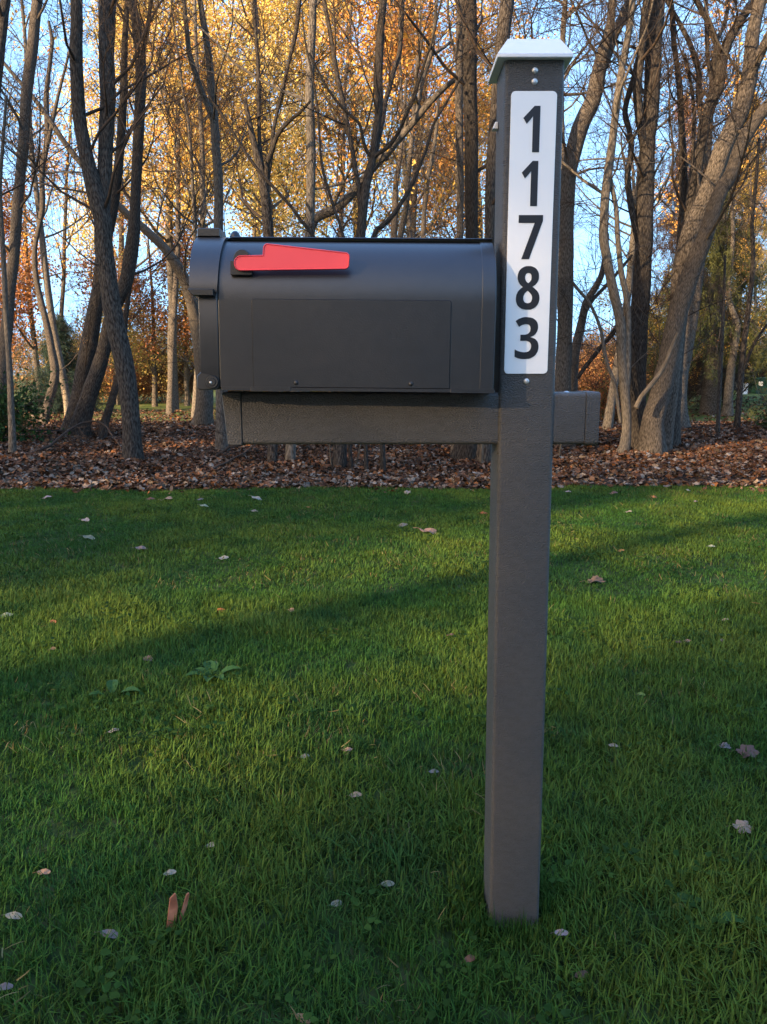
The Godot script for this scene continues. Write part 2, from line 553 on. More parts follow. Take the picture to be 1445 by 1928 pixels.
# ---------------------------------------------------------------- the mailbox: post, arm, number plate, box
func mailbox() -> void:
	var root := thing("mailbox", "dark grey mailbox with a red flag on a tall post with house number 11783", "mailbox", Vector3(0.2545, 0, 0))
	# post, its foot a centimetre to the right of its head
	var b := Buf.new()
	prism(b, rounded(rect(-0.0508, -0.0508, 0.0508, 0.0508), 0.008, 4), -0.08, 1.652, 0.002, ALONG_Y)
	for i in b.v.size():
		b.v[i].x += 0.011 * clampf((1.3 - b.v[i].y) / 1.3, 0.0, 1.1)
	part("post", b.mesh(), M.vinyl, root)
	# cap: lip and a low truncated pyramid
	b = Buf.new()
	prism(b, rounded(rect(-0.0655, -0.063, 0.0625, 0.063), 0.003, 2), 1.6355, 1.6415, 0.0012, ALONG_Y)
	var lo := 1.6415
	var hi := 1.6705
	var q: Array = [Vector3(-0.0645, lo, 0.062), Vector3(0.0615, lo, 0.062), Vector3(0.0615, lo, -0.062), Vector3(-0.0645, lo, -0.062)]
	var w: Array = [Vector3(-0.0455, hi, 0.043), Vector3(0.0425, hi, 0.043), Vector3(0.0425, hi, -0.043), Vector3(-0.0455, hi, -0.043)]
	for i in 4:
		b.poly([q[i], w[i], w[(i + 1) % 4], q[(i + 1) % 4]])
	b.poly([w[0], w[3], w[2], w[1]])
	part("post_cap", b.mesh(), M.white, root)
	for p in [Vector3(0.0004, 1.619, 0.0505), Vector3(0.0002, 1.6016, 0.0505), Vector3(0.002, 1.1027, 0.0505)]:
		b = Buf.new()
		dome(b, p, 0.0056, 0.0034, Vector3(0, 0, 1))
		prism(b, rect(-0.003, -0.0006, 0.003, 0.0006), 0.0, 0.0004, 0.0, Transform3D(Basis(Vector3(0, 0, 1), 0.6), p + Vector3(0, 0, 0.0031)))
		part("screw", b.mesh(), M.steel, root)
	b = Buf.new()
	dome(b, Vector3(0.086, 1.0795, 0.0), 0.0065, 0.005, Vector3.UP)
	part("screw", b.mesh(), M.steel, root)
	for s in [[0.0508, 0.0625, 1.5705, 1.583], [-0.0508, -0.0605, 1.545, 1.557]]:
		part("side_clip", solid(PackedVector2Array([Vector2(s[0], s[2]), Vector2(s[1], s[2]), Vector2(s[0] + (s[1] - s[0]) * 0.5, s[3]), Vector2(s[0], s[3])]), -0.03, -0.014, 0.0008), M.white, root)
	# number plate with its five figures
	var plate := part("number_plate", solid(rounded(rect(-0.0389, 1.1158, 0.0389, 1.5862), 0.0075, 5), 0.0506, 0.0527, 0.0005), M.sign, root)
	var font := SystemFont.new()
	font.font_names = PackedStringArray(["Droid Sans"])
	font.font_weight = 700
	for d in [["1", -0.0030, 0.0283, 1.4890, 1.5626], ["1", -0.0034, 0.0278, 1.4014, 1.4749], ["7", 0.0007, 0.0420, 1.3132, 1.3866], ["8", -0.0007, 0.0415, 1.2276, 1.3016], ["3", 0.0001, 0.0420, 1.1419, 1.2148]]:
		part("digit", digit(d[0], d[1], d[2], d[3], d[4], font), M.ink, plate)
	# the arm that carries the box, running through the post
	var sec := rounded(rect(-0.046, 0.9885, 0.046, 1.0822), 0.0075, 4)
	var arm := part("support_arm", solid(sec, -0.5115, 0.1124, 0.0015, ALONG_X), M.vinyl, root)
	b = Buf.new()
	prism(b, rounded(rect(-0.0475, 0.9868, 0.0475, 1.0838), 0.009, 4), 0.1126, 0.1375, 0.0012, ALONG_X)
	pyramid_end(b, 0.1372, 0.1455)
	part("arm_cap", b.mesh(), M.vinyl, arm)
	b = Buf.new()
	prism(b, rounded(PackedVector2Array([Vector2(-0.5117, 0.9872), Vector2(-0.5117, 1.0832), Vector2(-0.5475, 1.0832), Vector2(-0.5385, 0.9872)]), [0.0, 0.0, 0.004, 0.004], 3), -0.0472, 0.0472, 0.0015)
	part("arm_cap", b.mesh(), M.vinyl, arm)
	# the box: its own frame has s along its length from the door end, h up from its floor
	var box := Node3D.new()
	box.name = "box"
	box.position = Vector3(-0.5429, 1.0927, 0)
	box.rotation_degrees = Vector3(0, -0.9, -0.53)
	root.add_child(box)
	part("shell", solid(arch(0.0, 0.0), 0.006, 0.4785, 0.002, ALONG_X), M.box, box)
	part("back_rim", solid(arch(0.0016, -0.001), 0.4545, 0.4800, 0.003, ALONG_X), M.box, box)
	part("side_panel", solid(rounded(rect(0.0638, 0.0012, 0.404, 0.150), [0.001, 0.001, 0.005, 0.005], 3), 0.0985, 0.1018, 0.0011), M.box, box)
	part("side_panel", solid(rounded(rect(0.0638, 0.0012, 0.404, 0.150), [0.001, 0.001, 0.005, 0.005], 3), -0.1018, -0.0985, 0.0011), M.box, box)
	b = Buf.new()
	prism(b, rect(-0.1045, -0.0045, 0.1045, 0.0012), 0.0095, 0.482, 0.0012, ALONG_X)
	prism(b, rect(-0.1062, -0.0052, 0.1062, 0.0022), 0.06, 0.13, 0.0012, ALONG_X)
	prism(b, rect(-0.1062, -0.0052, 0.1062, 0.0022), 0.405, 0.481, 0.0012, ALONG_X)
	part("floor_flange", b.mesh(), M.box, box)
	b = Buf.new()
	prism(b, rounded(PackedVector2Array([Vector2(0.0035, 0.2560), Vector2(0.4790, 0.2560), Vector2(0.4790, 0.2632), Vector2(0.0165, 0.2632)]), [0, 0, 0.001, 0.004], 3), -0.024, 0.024, 0.0012)
	part("ridge", b.mesh(), M.box, box)
	b = Buf.new()
	dome(b, Vector3(0.0165, 0.2625, -0.012), 0.0107, 0.0165, Vector3.UP)
	part("latch_knob", b.mesh(), M.knob, box)
	for s in [0.1385, 0.337]:
		b = Buf.new()
		dome(b, Vector3(s, 0.0095, 0.1016), 0.0042, 0.003, Vector3(0, 0, 1))
		part("rivet", b.mesh(), M.box_dark, box)
	# door: frame below, hood over the arch above, hinge disc at its foot
	b = Buf.new()
	prism(b, rounded(rect(-0.1, -0.003, 0.1, 0.163), 0.003, 2), -0.0275, 0.0052, 0.0015, ALONG_X)
	prism(b, rounded(PackedVector2Array([Vector2(-0.0335, -0.004), Vector2(0.0060, -0.004), Vector2(0.0060, 0.019), Vector2(-0.0265, 0.026), Vector2(-0.0335, 0.020)]), [0.004, 0.009, 0.011, 0.0, 0.006], 4), -0.1006, 0.1006, 0.0012)
	var door := part("door", b.mesh(), M.box, box)
	b = Buf.new()
	hood(b)
	prism(b, rounded(rect(-0.0440, 0.2630, -0.0035, 0.2775), [0, 0, 0.0015, 0.0015], 2), -0.024, 0.024, 0.0012)
	part("hood", b.mesh(), M.box, door)
	for z in [0.1012, -0.1042]:
		b = Buf.new()
		prism(b, oval(0.0112, 0.0112, 28, Vector2(-0.0068, 0.0095)), z, z + 0.003, 0.001)
		prism(b, oval(0.0070, 0.0070, 24, Vector2(-0.0068, 0.0095)), z + 0.002, z + 0.0042, 0.0008)
		part("hinge_disc", b.mesh(), M.box, door)
	b = Buf.new()
	dome(b, Vector3(-0.0088, 0.0085, 0.1053), 0.0022, 0.0012, Vector3(0, 0, 1))
	part("hinge_pin", b.mesh(), M.steel, door)
	# flag mount and flag
	b = Buf.new()
	prism(b, rounded(rect(0.0290, 0.1885, 0.0655, 0.2125), 0.001, 1), 0.045, 0.1005, 0.001)
	prism(b, oval(0.0145, 0.0145, 32, Vector2(0.0493, 0.2165)), 0.04, 0.1025, 0.0015)
	part("flag_mount", b.mesh(), M.box_dark, box)
	var line := PackedVector2Array([Vector2(0.0364, 0.1942), Vector2(0.2300, 0.1985), Vector2(0.2322, 0.2255), Vector2(0.0868, 0.2402), Vector2(0.0852, 0.2208), Vector2(0.0364, 0.2198)])
	var full := rounded(line, [0.0126, 0.0075, 0.0075, 0.0075, 0.0, 0.0126], 7)
	b = Buf.new()
	prism(b, full, 0.1035, 0.1068, 0.0006)
	var flag := part("flag", b.mesh(), M.red, box)
	b = Buf.new()
	rim(b, full, 0.0024, 0.1066, 0.1085)
	part("flag_rim", b.mesh(), M.red, flag)
	tag(flag, "red flag lying along the top of the box", "")

func arch(out: float, low: float) -> PackedVector2Array:      # cross-section of the box, (−z, h)
	var p := PackedVector2Array([Vector2(-0.1 - out, low), Vector2(0.1 + out, low)])
	for k in 33:
		var a := PI * k / 32.0
		p.append(Vector2(cos(a) * (0.1 + out), 0.145 + sin(a) * (0.1135 + out)))
	return p

func hood(b: Buf) -> void:                    # arched strip whose front edge leans outwards as it comes down
	var rows := []
	for k in 33:
		var a := PI * (0.13 + 0.0) + 0.0
		a = lerpf(-0.02, PI + 0.02, k / 32.0)
		var up := clampf(sin(a), 0.0, 1.0)
		var d := Vector3(0, sin(a), cos(a))
		var front := lerpf(-0.0405, -0.0440, up)
		var back := lerpf(0.0065, 0.0085, up)
		var c := Vector3(0, 0.166 if up < 0.05 else 0.166 - 0.0 * up, 0)
		var at := func(s: float, out: float) -> Vector3:
			return Vector3(s, lerpf(0.162, 0.145, minf(1.0, up * 4.0)) + sin(a) * (0.1135 + out), cos(a) * (0.1 + out))
		rows.append([at.call(back, 0.0005), at.call(back, 0.0062), at.call(front, 0.0062), at.call(front + 0.002, -0.001), at.call(front + 0.006, -0.016), at.call(-0.008, -0.03), d])
	for k in 32:
		for j in 5:
			var p: Array = rows[k]
			var r: Array = rows[k + 1]
			var quad: Array = [p[j], r[j], r[j + 1], p[j + 1]]
			var smooth: bool = j == 1
			var f := b.v.size()
			var nn: Vector3 = (quad[2] - quad[0]).cross(quad[1] - quad[0]).normalized()
			var want: Vector3 = p[6] if j == 1 else Vector3(1, 0, 0) if j == 0 else Vector3(-1, 0, 0) - p[6] * (0.0 if j < 4 else 0.6)
			var flip := nn.dot(want) < 0.0
			b.add(quad[0], p[6] if smooth else (-nn if flip else nn))
			b.add(quad[1], r[6] if smooth else (-nn if flip else nn))
			b.add(quad[2], r[6] if smooth else (-nn if flip else nn))
			b.add(quad[3], p[6] if smooth else (-nn if flip else nn))
			if flip:
				b.tri(f, f + 2, f + 1); b.tri(f, f + 3, f + 2)
			else:
				b.tri(f, f + 1, f + 2); b.tri(f, f + 2, f + 3)
	# the drip lips where the hood ends on either side
	for s in [1.0, -1.0]:
		var z0 := 0.094 if s > 0 else -0.1135
		prism(b, rounded(PackedVector2Array([Vector2(-0.0425, 0.1645), Vector2(-0.034, 0.1535), Vector2(0.0018, 0.1535), Vector2(0.0018, 0.1645)]), [0.001, 0.002, 0.0, 0.0], 2), z0, z0 + 0.0195, 0.001)

func rim(b: Buf, p: PackedVector2Array, wide: float, z0: float, z1: float) -> void:   # a raised bead just inside an outline
	var n := p.size()
	if Geometry2D.is_polygon_clockwise(p): p.reverse()
	for i in n:
		var j := (i + 1) % n
		var k := (j + 1) % n
		var h := (i + n - 1) % n
		var ni := inward(p[h], p[i], p[j])
		var nj := inward(p[i], p[j], p[k])
		var o := [p[i] + ni * 0.0007, p[j] + nj * 0.0007]
		var m := [p[i] + ni * (wide * 0.5), p[j] + nj * (wide * 0.5)]
		var q := [p[i] + ni * wide, p[j] + nj * wide]
		for s in [[o, z0, m, z1], [m, z1, q, z0]]:
			b.poly([Vector3(s[0][0].x, s[0][0].y, s[1]), Vector3(s[2][0].x, s[2][0].y, s[3]), Vector3(s[2][1].x, s[2][1].y, s[3]), Vector3(s[0][1].x, s[0][1].y, s[1])])

func inward(a: Vector2, c: Vector2, d: Vector2) -> Vector2:
	var e := (c - a).normalized()
	var f := (d - c).normalized()
	var m := (Vector2(-e.y, e.x) + Vector2(-f.y, f.x)).normalized()
	return m / maxf(0.5, m.dot(Vector2(-e.y, e.x)))

func pyramid_end(b: Buf, x0: float, x1: float) -> void:
	var y0 := 0.991
	var y1 := 1.0795
	var c := Vector3(x1, 1.035, 0)
	var q: Array = [Vector3(x0, y0, 0.044), Vector3(x0, y1, 0.044), Vector3(x0, y1, -0.044), Vector3(x0, y0, -0.044)]
	for i in 4: b.poly([q[i], q[(i + 1) % 4], c])

func digit(text: String, x: float, wide: float, lo: float, hi: float, font: Font) -> ArrayMesh:
	var t := TextMesh.new()
	t.text = text
	t.font = font
	t.font_size = 96
	t.pixel_size = 0.001
	t.curve_step = 0.5
	t.depth = 0.0012
	var a := t.get_mesh_arrays()
	var v: PackedVector3Array = a[Mesh.ARRAY_VERTEX]
	var box := AABB(v[0], Vector3.ZERO)
	for p in v: box = box.expand(p)
	for i in v.size():
		v[i] = Vector3(x + ((v[i].x - box.position.x) / box.size.x - 0.5) * wide, lerpf(lo, hi, (v[i].y - box.position.y) / box.size.y), 0.0532 + (v[i].z - box.position.z) / box.size.z * 0.0008 - 0.0005)
	a[Mesh.ARRAY_VERTEX] = v
	a[Mesh.ARRAY_TANGENT] = null
	var m := ArrayMesh.new()
	m.add_surface_from_arrays(Mesh.PRIMITIVE_TRIANGLES, a)
	return m

# ---------------------------------------------------------------- ground
func edge_of_lawn(x: float) -> float:
	return -6.12 - 0.03 * x + 0.05 * sin(x * 1.7) + 0.03 * sin(x * 5.1 + 1.0)

func rise(x: float, z: float) -> float:
	var y := 0.035 * lumps.get_noise_2d(x * 0.35, z * 0.35)
	y += 0.42 * smoothstep(5.5, 11.5, x) * smoothstep(-13.0, -22.0, z)
	y += 0.05 * smoothstep(-6.3, -8.0, z) * smoothstep(-17.0, -14.0, z) * (1.0 + lumps.get_noise_2d(x * 0.8 + 9.0, z * 0.8))
	return y

func sheet(called: String, material: Material, xs: Vector3, rows: int, near_z: Callable, far_z: Callable, lift: float, label := "") -> void:
	var b := Buf.new()
	var nx := int((xs.y - xs.x) / xs.z)
	for j in rows + 1:
		for i in nx + 1:
			var x := xs.x + xs.z * i
			var z: float = lerpf(near_z.call(x), far_z.call(x), float(j) / rows)
			var y := rise(x, z) + lift
			if called == "far_field" and absf(x) < 14.6 and z < 10.6 and z > -14.4: y -= 0.15
			var nn := Vector3(rise(x - 0.1, z) - rise(x + 0.1, z), 0.2, rise(x, z - 0.1) - rise(x, z + 0.1)).normalized()
			b.add(Vector3(x, y, z), nn, Vector2(x, z))
	for j in rows:
		for i in nx:
			var p := j * (nx + 1) + i
			var q := p + nx + 1
			b.tri(p, q, q + 1)
			b.tri(p, q + 1, p + 1)
	var o := part(called, b.mesh(), material, self)
	tag(o, label, "", "", "structure")

func setting() -> void:
	sheet("lawn", M.lawn, Vector3(-16, 16, 0.25), 60, func(_x): return 12.0, func(x): return edge_of_lawn(x) - 0.03, 0.004, "dark green mown lawn around the mailbox post")
	sheet("road", M.road, Vector3(-40, 40, 1.0), 6, func(_x): return 11.0, func(_x): return 3.6, 0.03, "unseen pale concrete road added behind the viewpoint to bounce light onto the mailbox")  # added out of view as a reflector for the mailbox front
	sheet("forest_floor", M.mould, Vector3(-16, 16, 0.25), 50, func(x): return edge_of_lawn(x) - 0.03, func(x): return -15.8 - 0.4 * sin(x * 0.9) - 0.25 * sin(x * 2.3), 0.008, "leaf-covered woodland floor behind the lawn")
	sheet("far_field", M.field, Vector3(-120, 120, 1.0), 150, func(_x): return 60.0, func(_x): return -240.0, -0.012, "sunlit grass beyond the wood")

# ---------------------------------------------------------------- traced trees
func smooth_line(a: Array, pts: PackedVector3Array, rad: PackedFloat32Array, rng: RandomNumberGenerator) -> void:
	var n := a.size() / 4
	var p := []
	for i in n: p.append(Vector3(a[i * 4], a[i * 4 + 1], a[i * 4 + 2]))
	for i in n - 1:
		var steps := 3 if p[i].distance_to(p[i + 1]) > 0.25 else 2
		for k in steps:
			var t := float(k) / steps
			var q: Vector3 = p[i].cubic_interpolate(p[i + 1], p[maxi(i - 1, 0)], p[mini(i + 2, n - 1)], t)
			pts.append(q)
			rad.append(lerpf(a[i * 4 + 3], a[i * 4 + 7], t) * (1.0 + rng.randfn() * 0.012))
	pts.append(p[n - 1])
	rad.append(a[(n - 1) * 4 + 3])

func traced_tree(label: String, kind: String, leaves: String, twiggy: float, at: Vector3, stems: Array) -> void:
	var rng := RandomNumberGenerator.new()
	rng.seed = label.hash()
	var root := thing("tree" if twiggy > 0.0 else "dead_limb", label, "tree" if twiggy > 0.0 else "branch", at)
	var limbs := Buf.new()
	var tips := []
	var shade := rng.randf_range(0.75, 1.15)
	for s in stems.size():
		var a: Array = stems[s]
		var flare: int = a[0]
		var pts := PackedVector3Array()
		var rad := PackedFloat32Array()
		smooth_line(a.slice(1), pts, rad, rng)
		if flare:
			pts[0].y += rise(at.x + pts[0].x, at.z + pts[0].z)
		var b := Buf.new()
		var thick := rad[rad.size() / 3]
		tube(b, pts, rad, 16 if thick > 0.07 else 10 if thick > 0.03 else 7, Color(1, 1, 1) * shade, 0.16 if thick > 0.04 else 0.1, (0.5 if thick > 0.1 else 0.3) if flare else 0.0)
		part("trunk" if s == 0 else "stem", b.mesh(), M[kind], root)
		# limbs off the stem
		var run := 0.0
		var next := rng.randf_range(0.0, 0.4)
		for i in range(1, pts.size() - 1):
			run += pts[i].distance_to(pts[i - 1])
			if run < next or pts[i].y < 1.1: continue
			next = run + rng.randf_range(0.35, 1.1) / maxf(twiggy, 0.2)
			var d := (pts[i + 1] - pts[i - 1]).normalized()
			var out := frame_of(d, rng.randf() * TAU).x
			var low := pts[i].y < 2.6
			var r := clampf(rad[i] * rng.randf_range(0.14, 0.45), 0.004, 0.021)
			if low: r *= 0.45
			grow(limbs, rng, pts[i], (d * rng.randf_range(0.3, 1.0) + out).normalized(), r * rng.randf_range(60.0, 110.0) + 0.25, r, 0 if r > 0.009 else 1, tips)
		tips.append([pts[pts.size() - 1], (pts[pts.size() - 1] - pts[pts.size() - 2]).normalized()])
	if twiggy <= 0.0: return
	part("branches", limbs.mesh(), M.twig if kind == "dark" else M[kind], root, "stuff")
	twigs_of(root, rng, tips, 0.2, 0.75)
	if leaves == "gold":
		foliage_of(root, rng, tips.filter(func(_t): return rng.randf() < 0.12), 1, 0.2, [Color(0.5, 0.3, 0.06), Color(0.42, 0.2, 0.05)], 0.8)
	else:
		foliage_of(root, rng, tips.filter(func(_t): return rng.randf() < 0.012), 1, 0.15, [Color(0.22, 0.10, 0.05), Color(0.3, 0.16, 0.06)], 0.35)

func wood() -> void:
	traced_tree("stout dark tree nearest the lawn on the left, forking high into two stems", "dark", "", 1.0, Vector3(-3.00, 0, -8.01), [
		[1, 0.00,-0.06,0.00,0.096, 0.00,0.24,0.00,0.095, -0.00,0.56,0.00,0.098, -0.02,0.96,0.00,0.100, -0.05,1.23,0.00,0.103, -0.13,1.72,0.00,0.108, -0.17,2.12,0.00,0.104, -0.20,2.52,0.00,0.100, -0.19,2.79,0.00,0.100, -0.24,3.04,0.00,0.102, -0.30,3.30,0.00,0.090, -0.35,3.57,0.00,0.077, -0.39,3.91,0.00,0.074, -0.39,4.24,0.00,0.071, -0.38,4.57,0.00,0.070, -0.35,4.89,0.00,0.064, -0.34,5.10,0.00,0.064, -0.29,5.86,-0.10,0.051, -0.19,7.59,-0.30,0.019],
		[0, -0.21,2.79,0.00,0.082, -0.19,3.02,-0.04,0.082, -0.17,3.32,-0.08,0.082, -0.16,3.60,-0.12,0.081, -0.14,3.90,-0.16,0.084, -0.12,4.18,-0.19,0.084, -0.13,4.43,-0.23,0.087, -0.13,4.72,-0.27,0.084, -0.12,5.01,-0.31,0.093, -0.12,5.25,-0.35,0.096, -0.08,6.39,-0.62,0.077, -0.00,8.86,-1.16,0.029],
	])
	traced_tree("dark flaky-barked tree leaning right behind the stout forked one, its base two joined stems", "dark", "", 1.0, Vector3(-5.18, 0, -11.78), [
		[1, 0.00,-0.06,0.00,0.159, 0.06,0.33,-0.02,0.146, 0.15,0.75,-0.05,0.132, 0.23,1.12,-0.07,0.132, 0.32,1.46,-0.09,0.131, 0.39,1.80,-0.12,0.126, 0.46,2.12,-0.14,0.117, 0.55,2.48,-0.16,0.108, 0.61,2.98,-0.18,0.095, 0.81,3.65,-0.21,0.077, 0.96,4.46,-0.23,0.068, 1.06,5.26,-0.25,0.059, 1.12,6.12,-0.28,0.050, 1.20,6.81,-0.30,0.041, 1.24,7.30,-0.41,0.033, 1.33,8.49,-0.64,0.012],
		[1, 0.18,-0.06,0.21,0.148, 0.23,0.27,0.20,0.143, 0.40,0.76,0.19,0.130, 0.51,1.03,0.18,0.121, 0.60,1.27,0.16,0.112, 0.70,1.58,0.15,0.103, 0.77,1.87,0.14,0.098, 0.91,2.21,0.13,0.102, 1.06,2.49,0.12,0.106, 1.15,2.86,0.11,0.106, 1.21,3.19,0.10,0.101, 1.25,3.51,0.09,0.088, 1.28,3.83,0.08,0.079, 1.32,4.23,0.07,0.079, 1.39,4.92,0.06,0.082, 1.45,5.54,0.05,0.082, 1.45,5.85,0.04,0.081, 1.44,6.08,0.03,0.077, 1.40,6.42,0.02,0.069, 1.35,6.68,0.01,0.065, 1.24,7.45,-0.12,0.052, 1.02,9.18,-0.37,0.019],
		[0, 1.45,5.62,0.05,0.045, 1.52,5.89,0.15,0.040, 1.62,6.11,0.25,0.036, 1.70,6.32,0.35,0.032, 1.77,6.50,0.45,0.031, 1.89,6.81,0.51,0.025, 2.13,7.64,0.64,0.009],
	])
	traced_tree("thin blackish stem leaning right between the two dark trees on the left", "dark", "", 0.6, Vector3(-4.60, 0, -11.48), [
		[1, 0.00,-0.06,0.00,0.069, 0.06,0.27,-0.03,0.065, 0.16,0.56,-0.05,0.060, 0.24,0.82,-0.07,0.056, 0.34,1.16,-0.10,0.051, 0.42,1.62,-0.12,0.047, 0.49,2.12,-0.15,0.038, 0.62,2.78,-0.18,0.030, 0.73,3.35,-0.20,0.021],
	])
	traced_tree("rough brown trunk against the left edge, curving out of the picture", "brown", "", 1.0, Vector3(-6.19, 0, -11.20), [
		[1, 0.00,-0.10,0.00,0.127, 0.06,0.37,-0.02,0.114, 0.13,0.78,-0.04,0.101, 0.21,1.28,-0.06,0.092, 0.30,1.85,-0.09,0.087, 0.38,2.38,-0.11,0.083, 0.47,2.87,-0.13,0.082, 0.56,3.53,-0.15,0.078, 0.63,3.99,-0.17,0.073, 0.71,4.44,-0.19,0.077, 0.79,5.07,-0.21,0.076, 0.86,5.52,-0.24,0.080, 0.93,5.89,-0.26,0.080, 0.98,6.23,-0.28,0.079, 1.04,6.57,-0.30,0.079, 1.19,7.50,-0.46,0.063, 1.51,9.57,-0.78,0.024],
	])
	traced_tree("slim pale stem at the far left in front of the rough brown trunk", "pale", "", 0.8, Vector3(-4.78, 0, -8.71), [
		[1, 0.00,-0.06,0.00,0.051, 0.02,0.31,-0.02,0.044, 0.02,0.58,-0.04,0.041, 0.03,0.98,-0.06,0.037, 0.03,1.38,-0.08,0.034, 0.03,1.91,-0.10,0.033, 0.04,2.42,-0.12,0.030, 0.04,2.87,-0.14,0.030, 0.05,3.37,-0.16,0.026, 0.12,3.87,-0.18,0.020, 0.20,4.42,-0.20,0.016],
	])
	traced_tree("dark trunk cutting the top left corner", "dark", "", 1.0, Vector3(-5.71, 0, -9.40), [
		[1, 0.00,-0.11,0.00,0.095, 0.11,0.69,-0.03,0.087, 0.23,1.54,-0.05,0.082, 0.38,2.64,-0.07,0.077, 0.53,3.64,-0.10,0.073, 0.68,4.49,-0.12,0.068, 0.77,5.00,-0.15,0.065, 0.84,5.39,-0.18,0.061, 0.91,5.77,-0.20,0.061, 1.04,6.48,-0.35,0.049, 1.31,8.12,-0.64,0.018],
	])
	traced_tree("thin wavy tree between the left edge and the stout forked tree", "brown", "", 1.0, Vector3(-6.97, 0, -14.88), [
		[1, 0.00,-0.06,0.00,0.098, 0.06,0.26,-0.01,0.081, 0.13,0.51,-0.03,0.081, 0.21,0.74,-0.04,0.081, 0.28,0.99,-0.05,0.086, 0.29,1.22,-0.07,0.086, 0.25,1.54,-0.08,0.075, 0.21,1.85,-0.09,0.070, 0.15,2.22,-0.10,0.064, 0.08,2.56,-0.12,0.064, 0.02,3.00,-0.13,0.053, 0.03,3.51,-0.14,0.048, 0.13,3.92,-0.16,0.047, 0.23,4.32,-0.17,0.052, 0.25,4.77,-0.18,0.052, 0.27,5.07,-0.20,0.052, 0.36,5.41,-0.21,0.052, 0.41,5.72,-0.22,0.052, 0.42,6.20,-0.23,0.052, 0.44,6.49,-0.25,0.046, 0.53,6.97,-0.26,0.036, 0.60,7.35,-0.27,0.036, 0.58,7.54,-0.29,0.031, 0.55,7.74,-0.30,0.025],
		[0, 0.33,5.22,-0.20,0.042, 0.54,5.77,-0.10,0.036, 0.75,6.31,0.00,0.030, 0.95,6.75,0.10,0.025, 1.16,7.26,0.20,0.025, 1.27,7.76,0.30,0.020],
	])
	traced_tree("tree behind the mailbox door whose long bare trunk leans far to the left", "pale", "", 1.0, Vector3(-3.58, 0, -14.27), [
		[1, 0.00,-0.06,0.00,0.189, 0.05,0.29,0.03,0.172, 0.09,0.76,0.05,0.155, 0.07,1.22,0.08,0.144, 0.03,1.72,0.10,0.138, -0.02,2.11,0.13,0.122, -0.06,2.39,0.16,0.111, -0.16,2.78,0.18,0.105, -0.26,3.01,0.21,0.100, -0.38,3.20,0.23,0.090, -0.56,3.44,0.26,0.084, -0.74,3.61,0.29,0.079, -0.92,3.78,0.31,0.074, -1.10,3.93,0.34,0.069, -1.25,4.08,0.37,0.064, -1.39,4.23,0.39,0.058, -1.58,4.46,0.42,0.053, -1.80,4.71,0.44,0.053, -1.99,4.95,0.47,0.048, -2.18,5.21,0.50,0.048, -2.42,5.60,0.52,0.043, -2.67,5.95,0.55,0.038, -2.92,6.24,0.57,0.033, -3.16,6.54,0.60,0.028],
	])
	traced_tree("grey trunk rising behind the mailbox door with a second stem joining it from the left", "grey", "", 1.0, Vector3(-2.12, 0, -8.96), [
		[1, 0.00,-0.06,0.00,0.084, 0.01,0.71,-0.02,0.076, 0.02,1.52,-0.03,0.068, 0.03,2.18,-0.05,0.064, 0.04,2.89,-0.06,0.060, 0.05,3.22,-0.08,0.057, 0.05,3.53,-0.09,0.057, 0.03,3.86,-0.11,0.053, 0.02,4.16,-0.12,0.053, 0.00,4.48,-0.14,0.049, -0.02,4.85,-0.15,0.046, -0.05,5.10,-0.17,0.042, -0.08,5.34,-0.18,0.036, -0.12,5.59,-0.20,0.032, -0.18,5.97,-0.32,0.026, -0.29,6.94,-0.57,0.010],
		[0, 0.03,4.11,-0.12,0.043, -0.01,4.25,-0.08,0.039, -0.06,4.39,-0.04,0.036, -0.11,4.52,0.01,0.036, -0.16,4.69,0.05,0.032, -0.21,4.88,0.09,0.032, -0.22,5.16,0.13,0.028, -0.23,5.43,0.18,0.025, -0.24,5.72,0.12,0.020, -0.26,6.52,0.02,0.008],
	])
	traced_tree("dark gnarled tree above the red flag with crooked upright forks", "dark", "", 1.0, Vector3(-1.30, 0, -7.69), [
		[1, 0.00,-0.06,0.00,0.052, 0.03,0.64,-0.02,0.061, 0.04,1.47,-0.04,0.063, 0.04,2.17,-0.05,0.062, 0.02,2.63,-0.07,0.059, -0.00,2.97,-0.09,0.056, -0.03,3.21,-0.11,0.050, -0.08,3.42,-0.13,0.044, -0.12,3.57,-0.15,0.038, -0.16,3.76,-0.16,0.029, -0.19,3.90,-0.18,0.026, -0.22,4.05,-0.20,0.023],
		[0, 0.01,3.14,-0.11,0.032, 0.03,3.35,-0.05,0.029, 0.09,3.47,0.01,0.029, 0.15,3.60,0.06,0.026, 0.23,3.68,0.12,0.023, 0.33,3.75,0.18,0.020, 0.43,3.80,0.23,0.017, 0.54,3.89,0.29,0.011],
		[0, -0.02,3.25,-0.11,0.026, -0.06,3.49,-0.18,0.024, -0.08,3.84,-0.24,0.021, -0.08,4.29,-0.31,0.021, -0.10,4.62,-0.38,0.018, -0.12,4.94,-0.44,0.015, -0.14,5.18,-0.51,0.015, -0.16,5.36,-0.65,0.012, -0.19,5.90,-0.93,0.004],
		[0, 0.01,3.17,-0.11,0.026, 0.05,3.44,-0.19,0.024, 0.08,3.79,-0.28,0.021, 0.16,4.15,-0.36,0.021, 0.24,4.51,-0.44,0.021, 0.32,4.87,-0.53,0.024, 0.36,5.23,-0.61,0.024, 0.41,5.50,-0.77,0.019, 0.50,6.25,-1.10,0.007],
	])
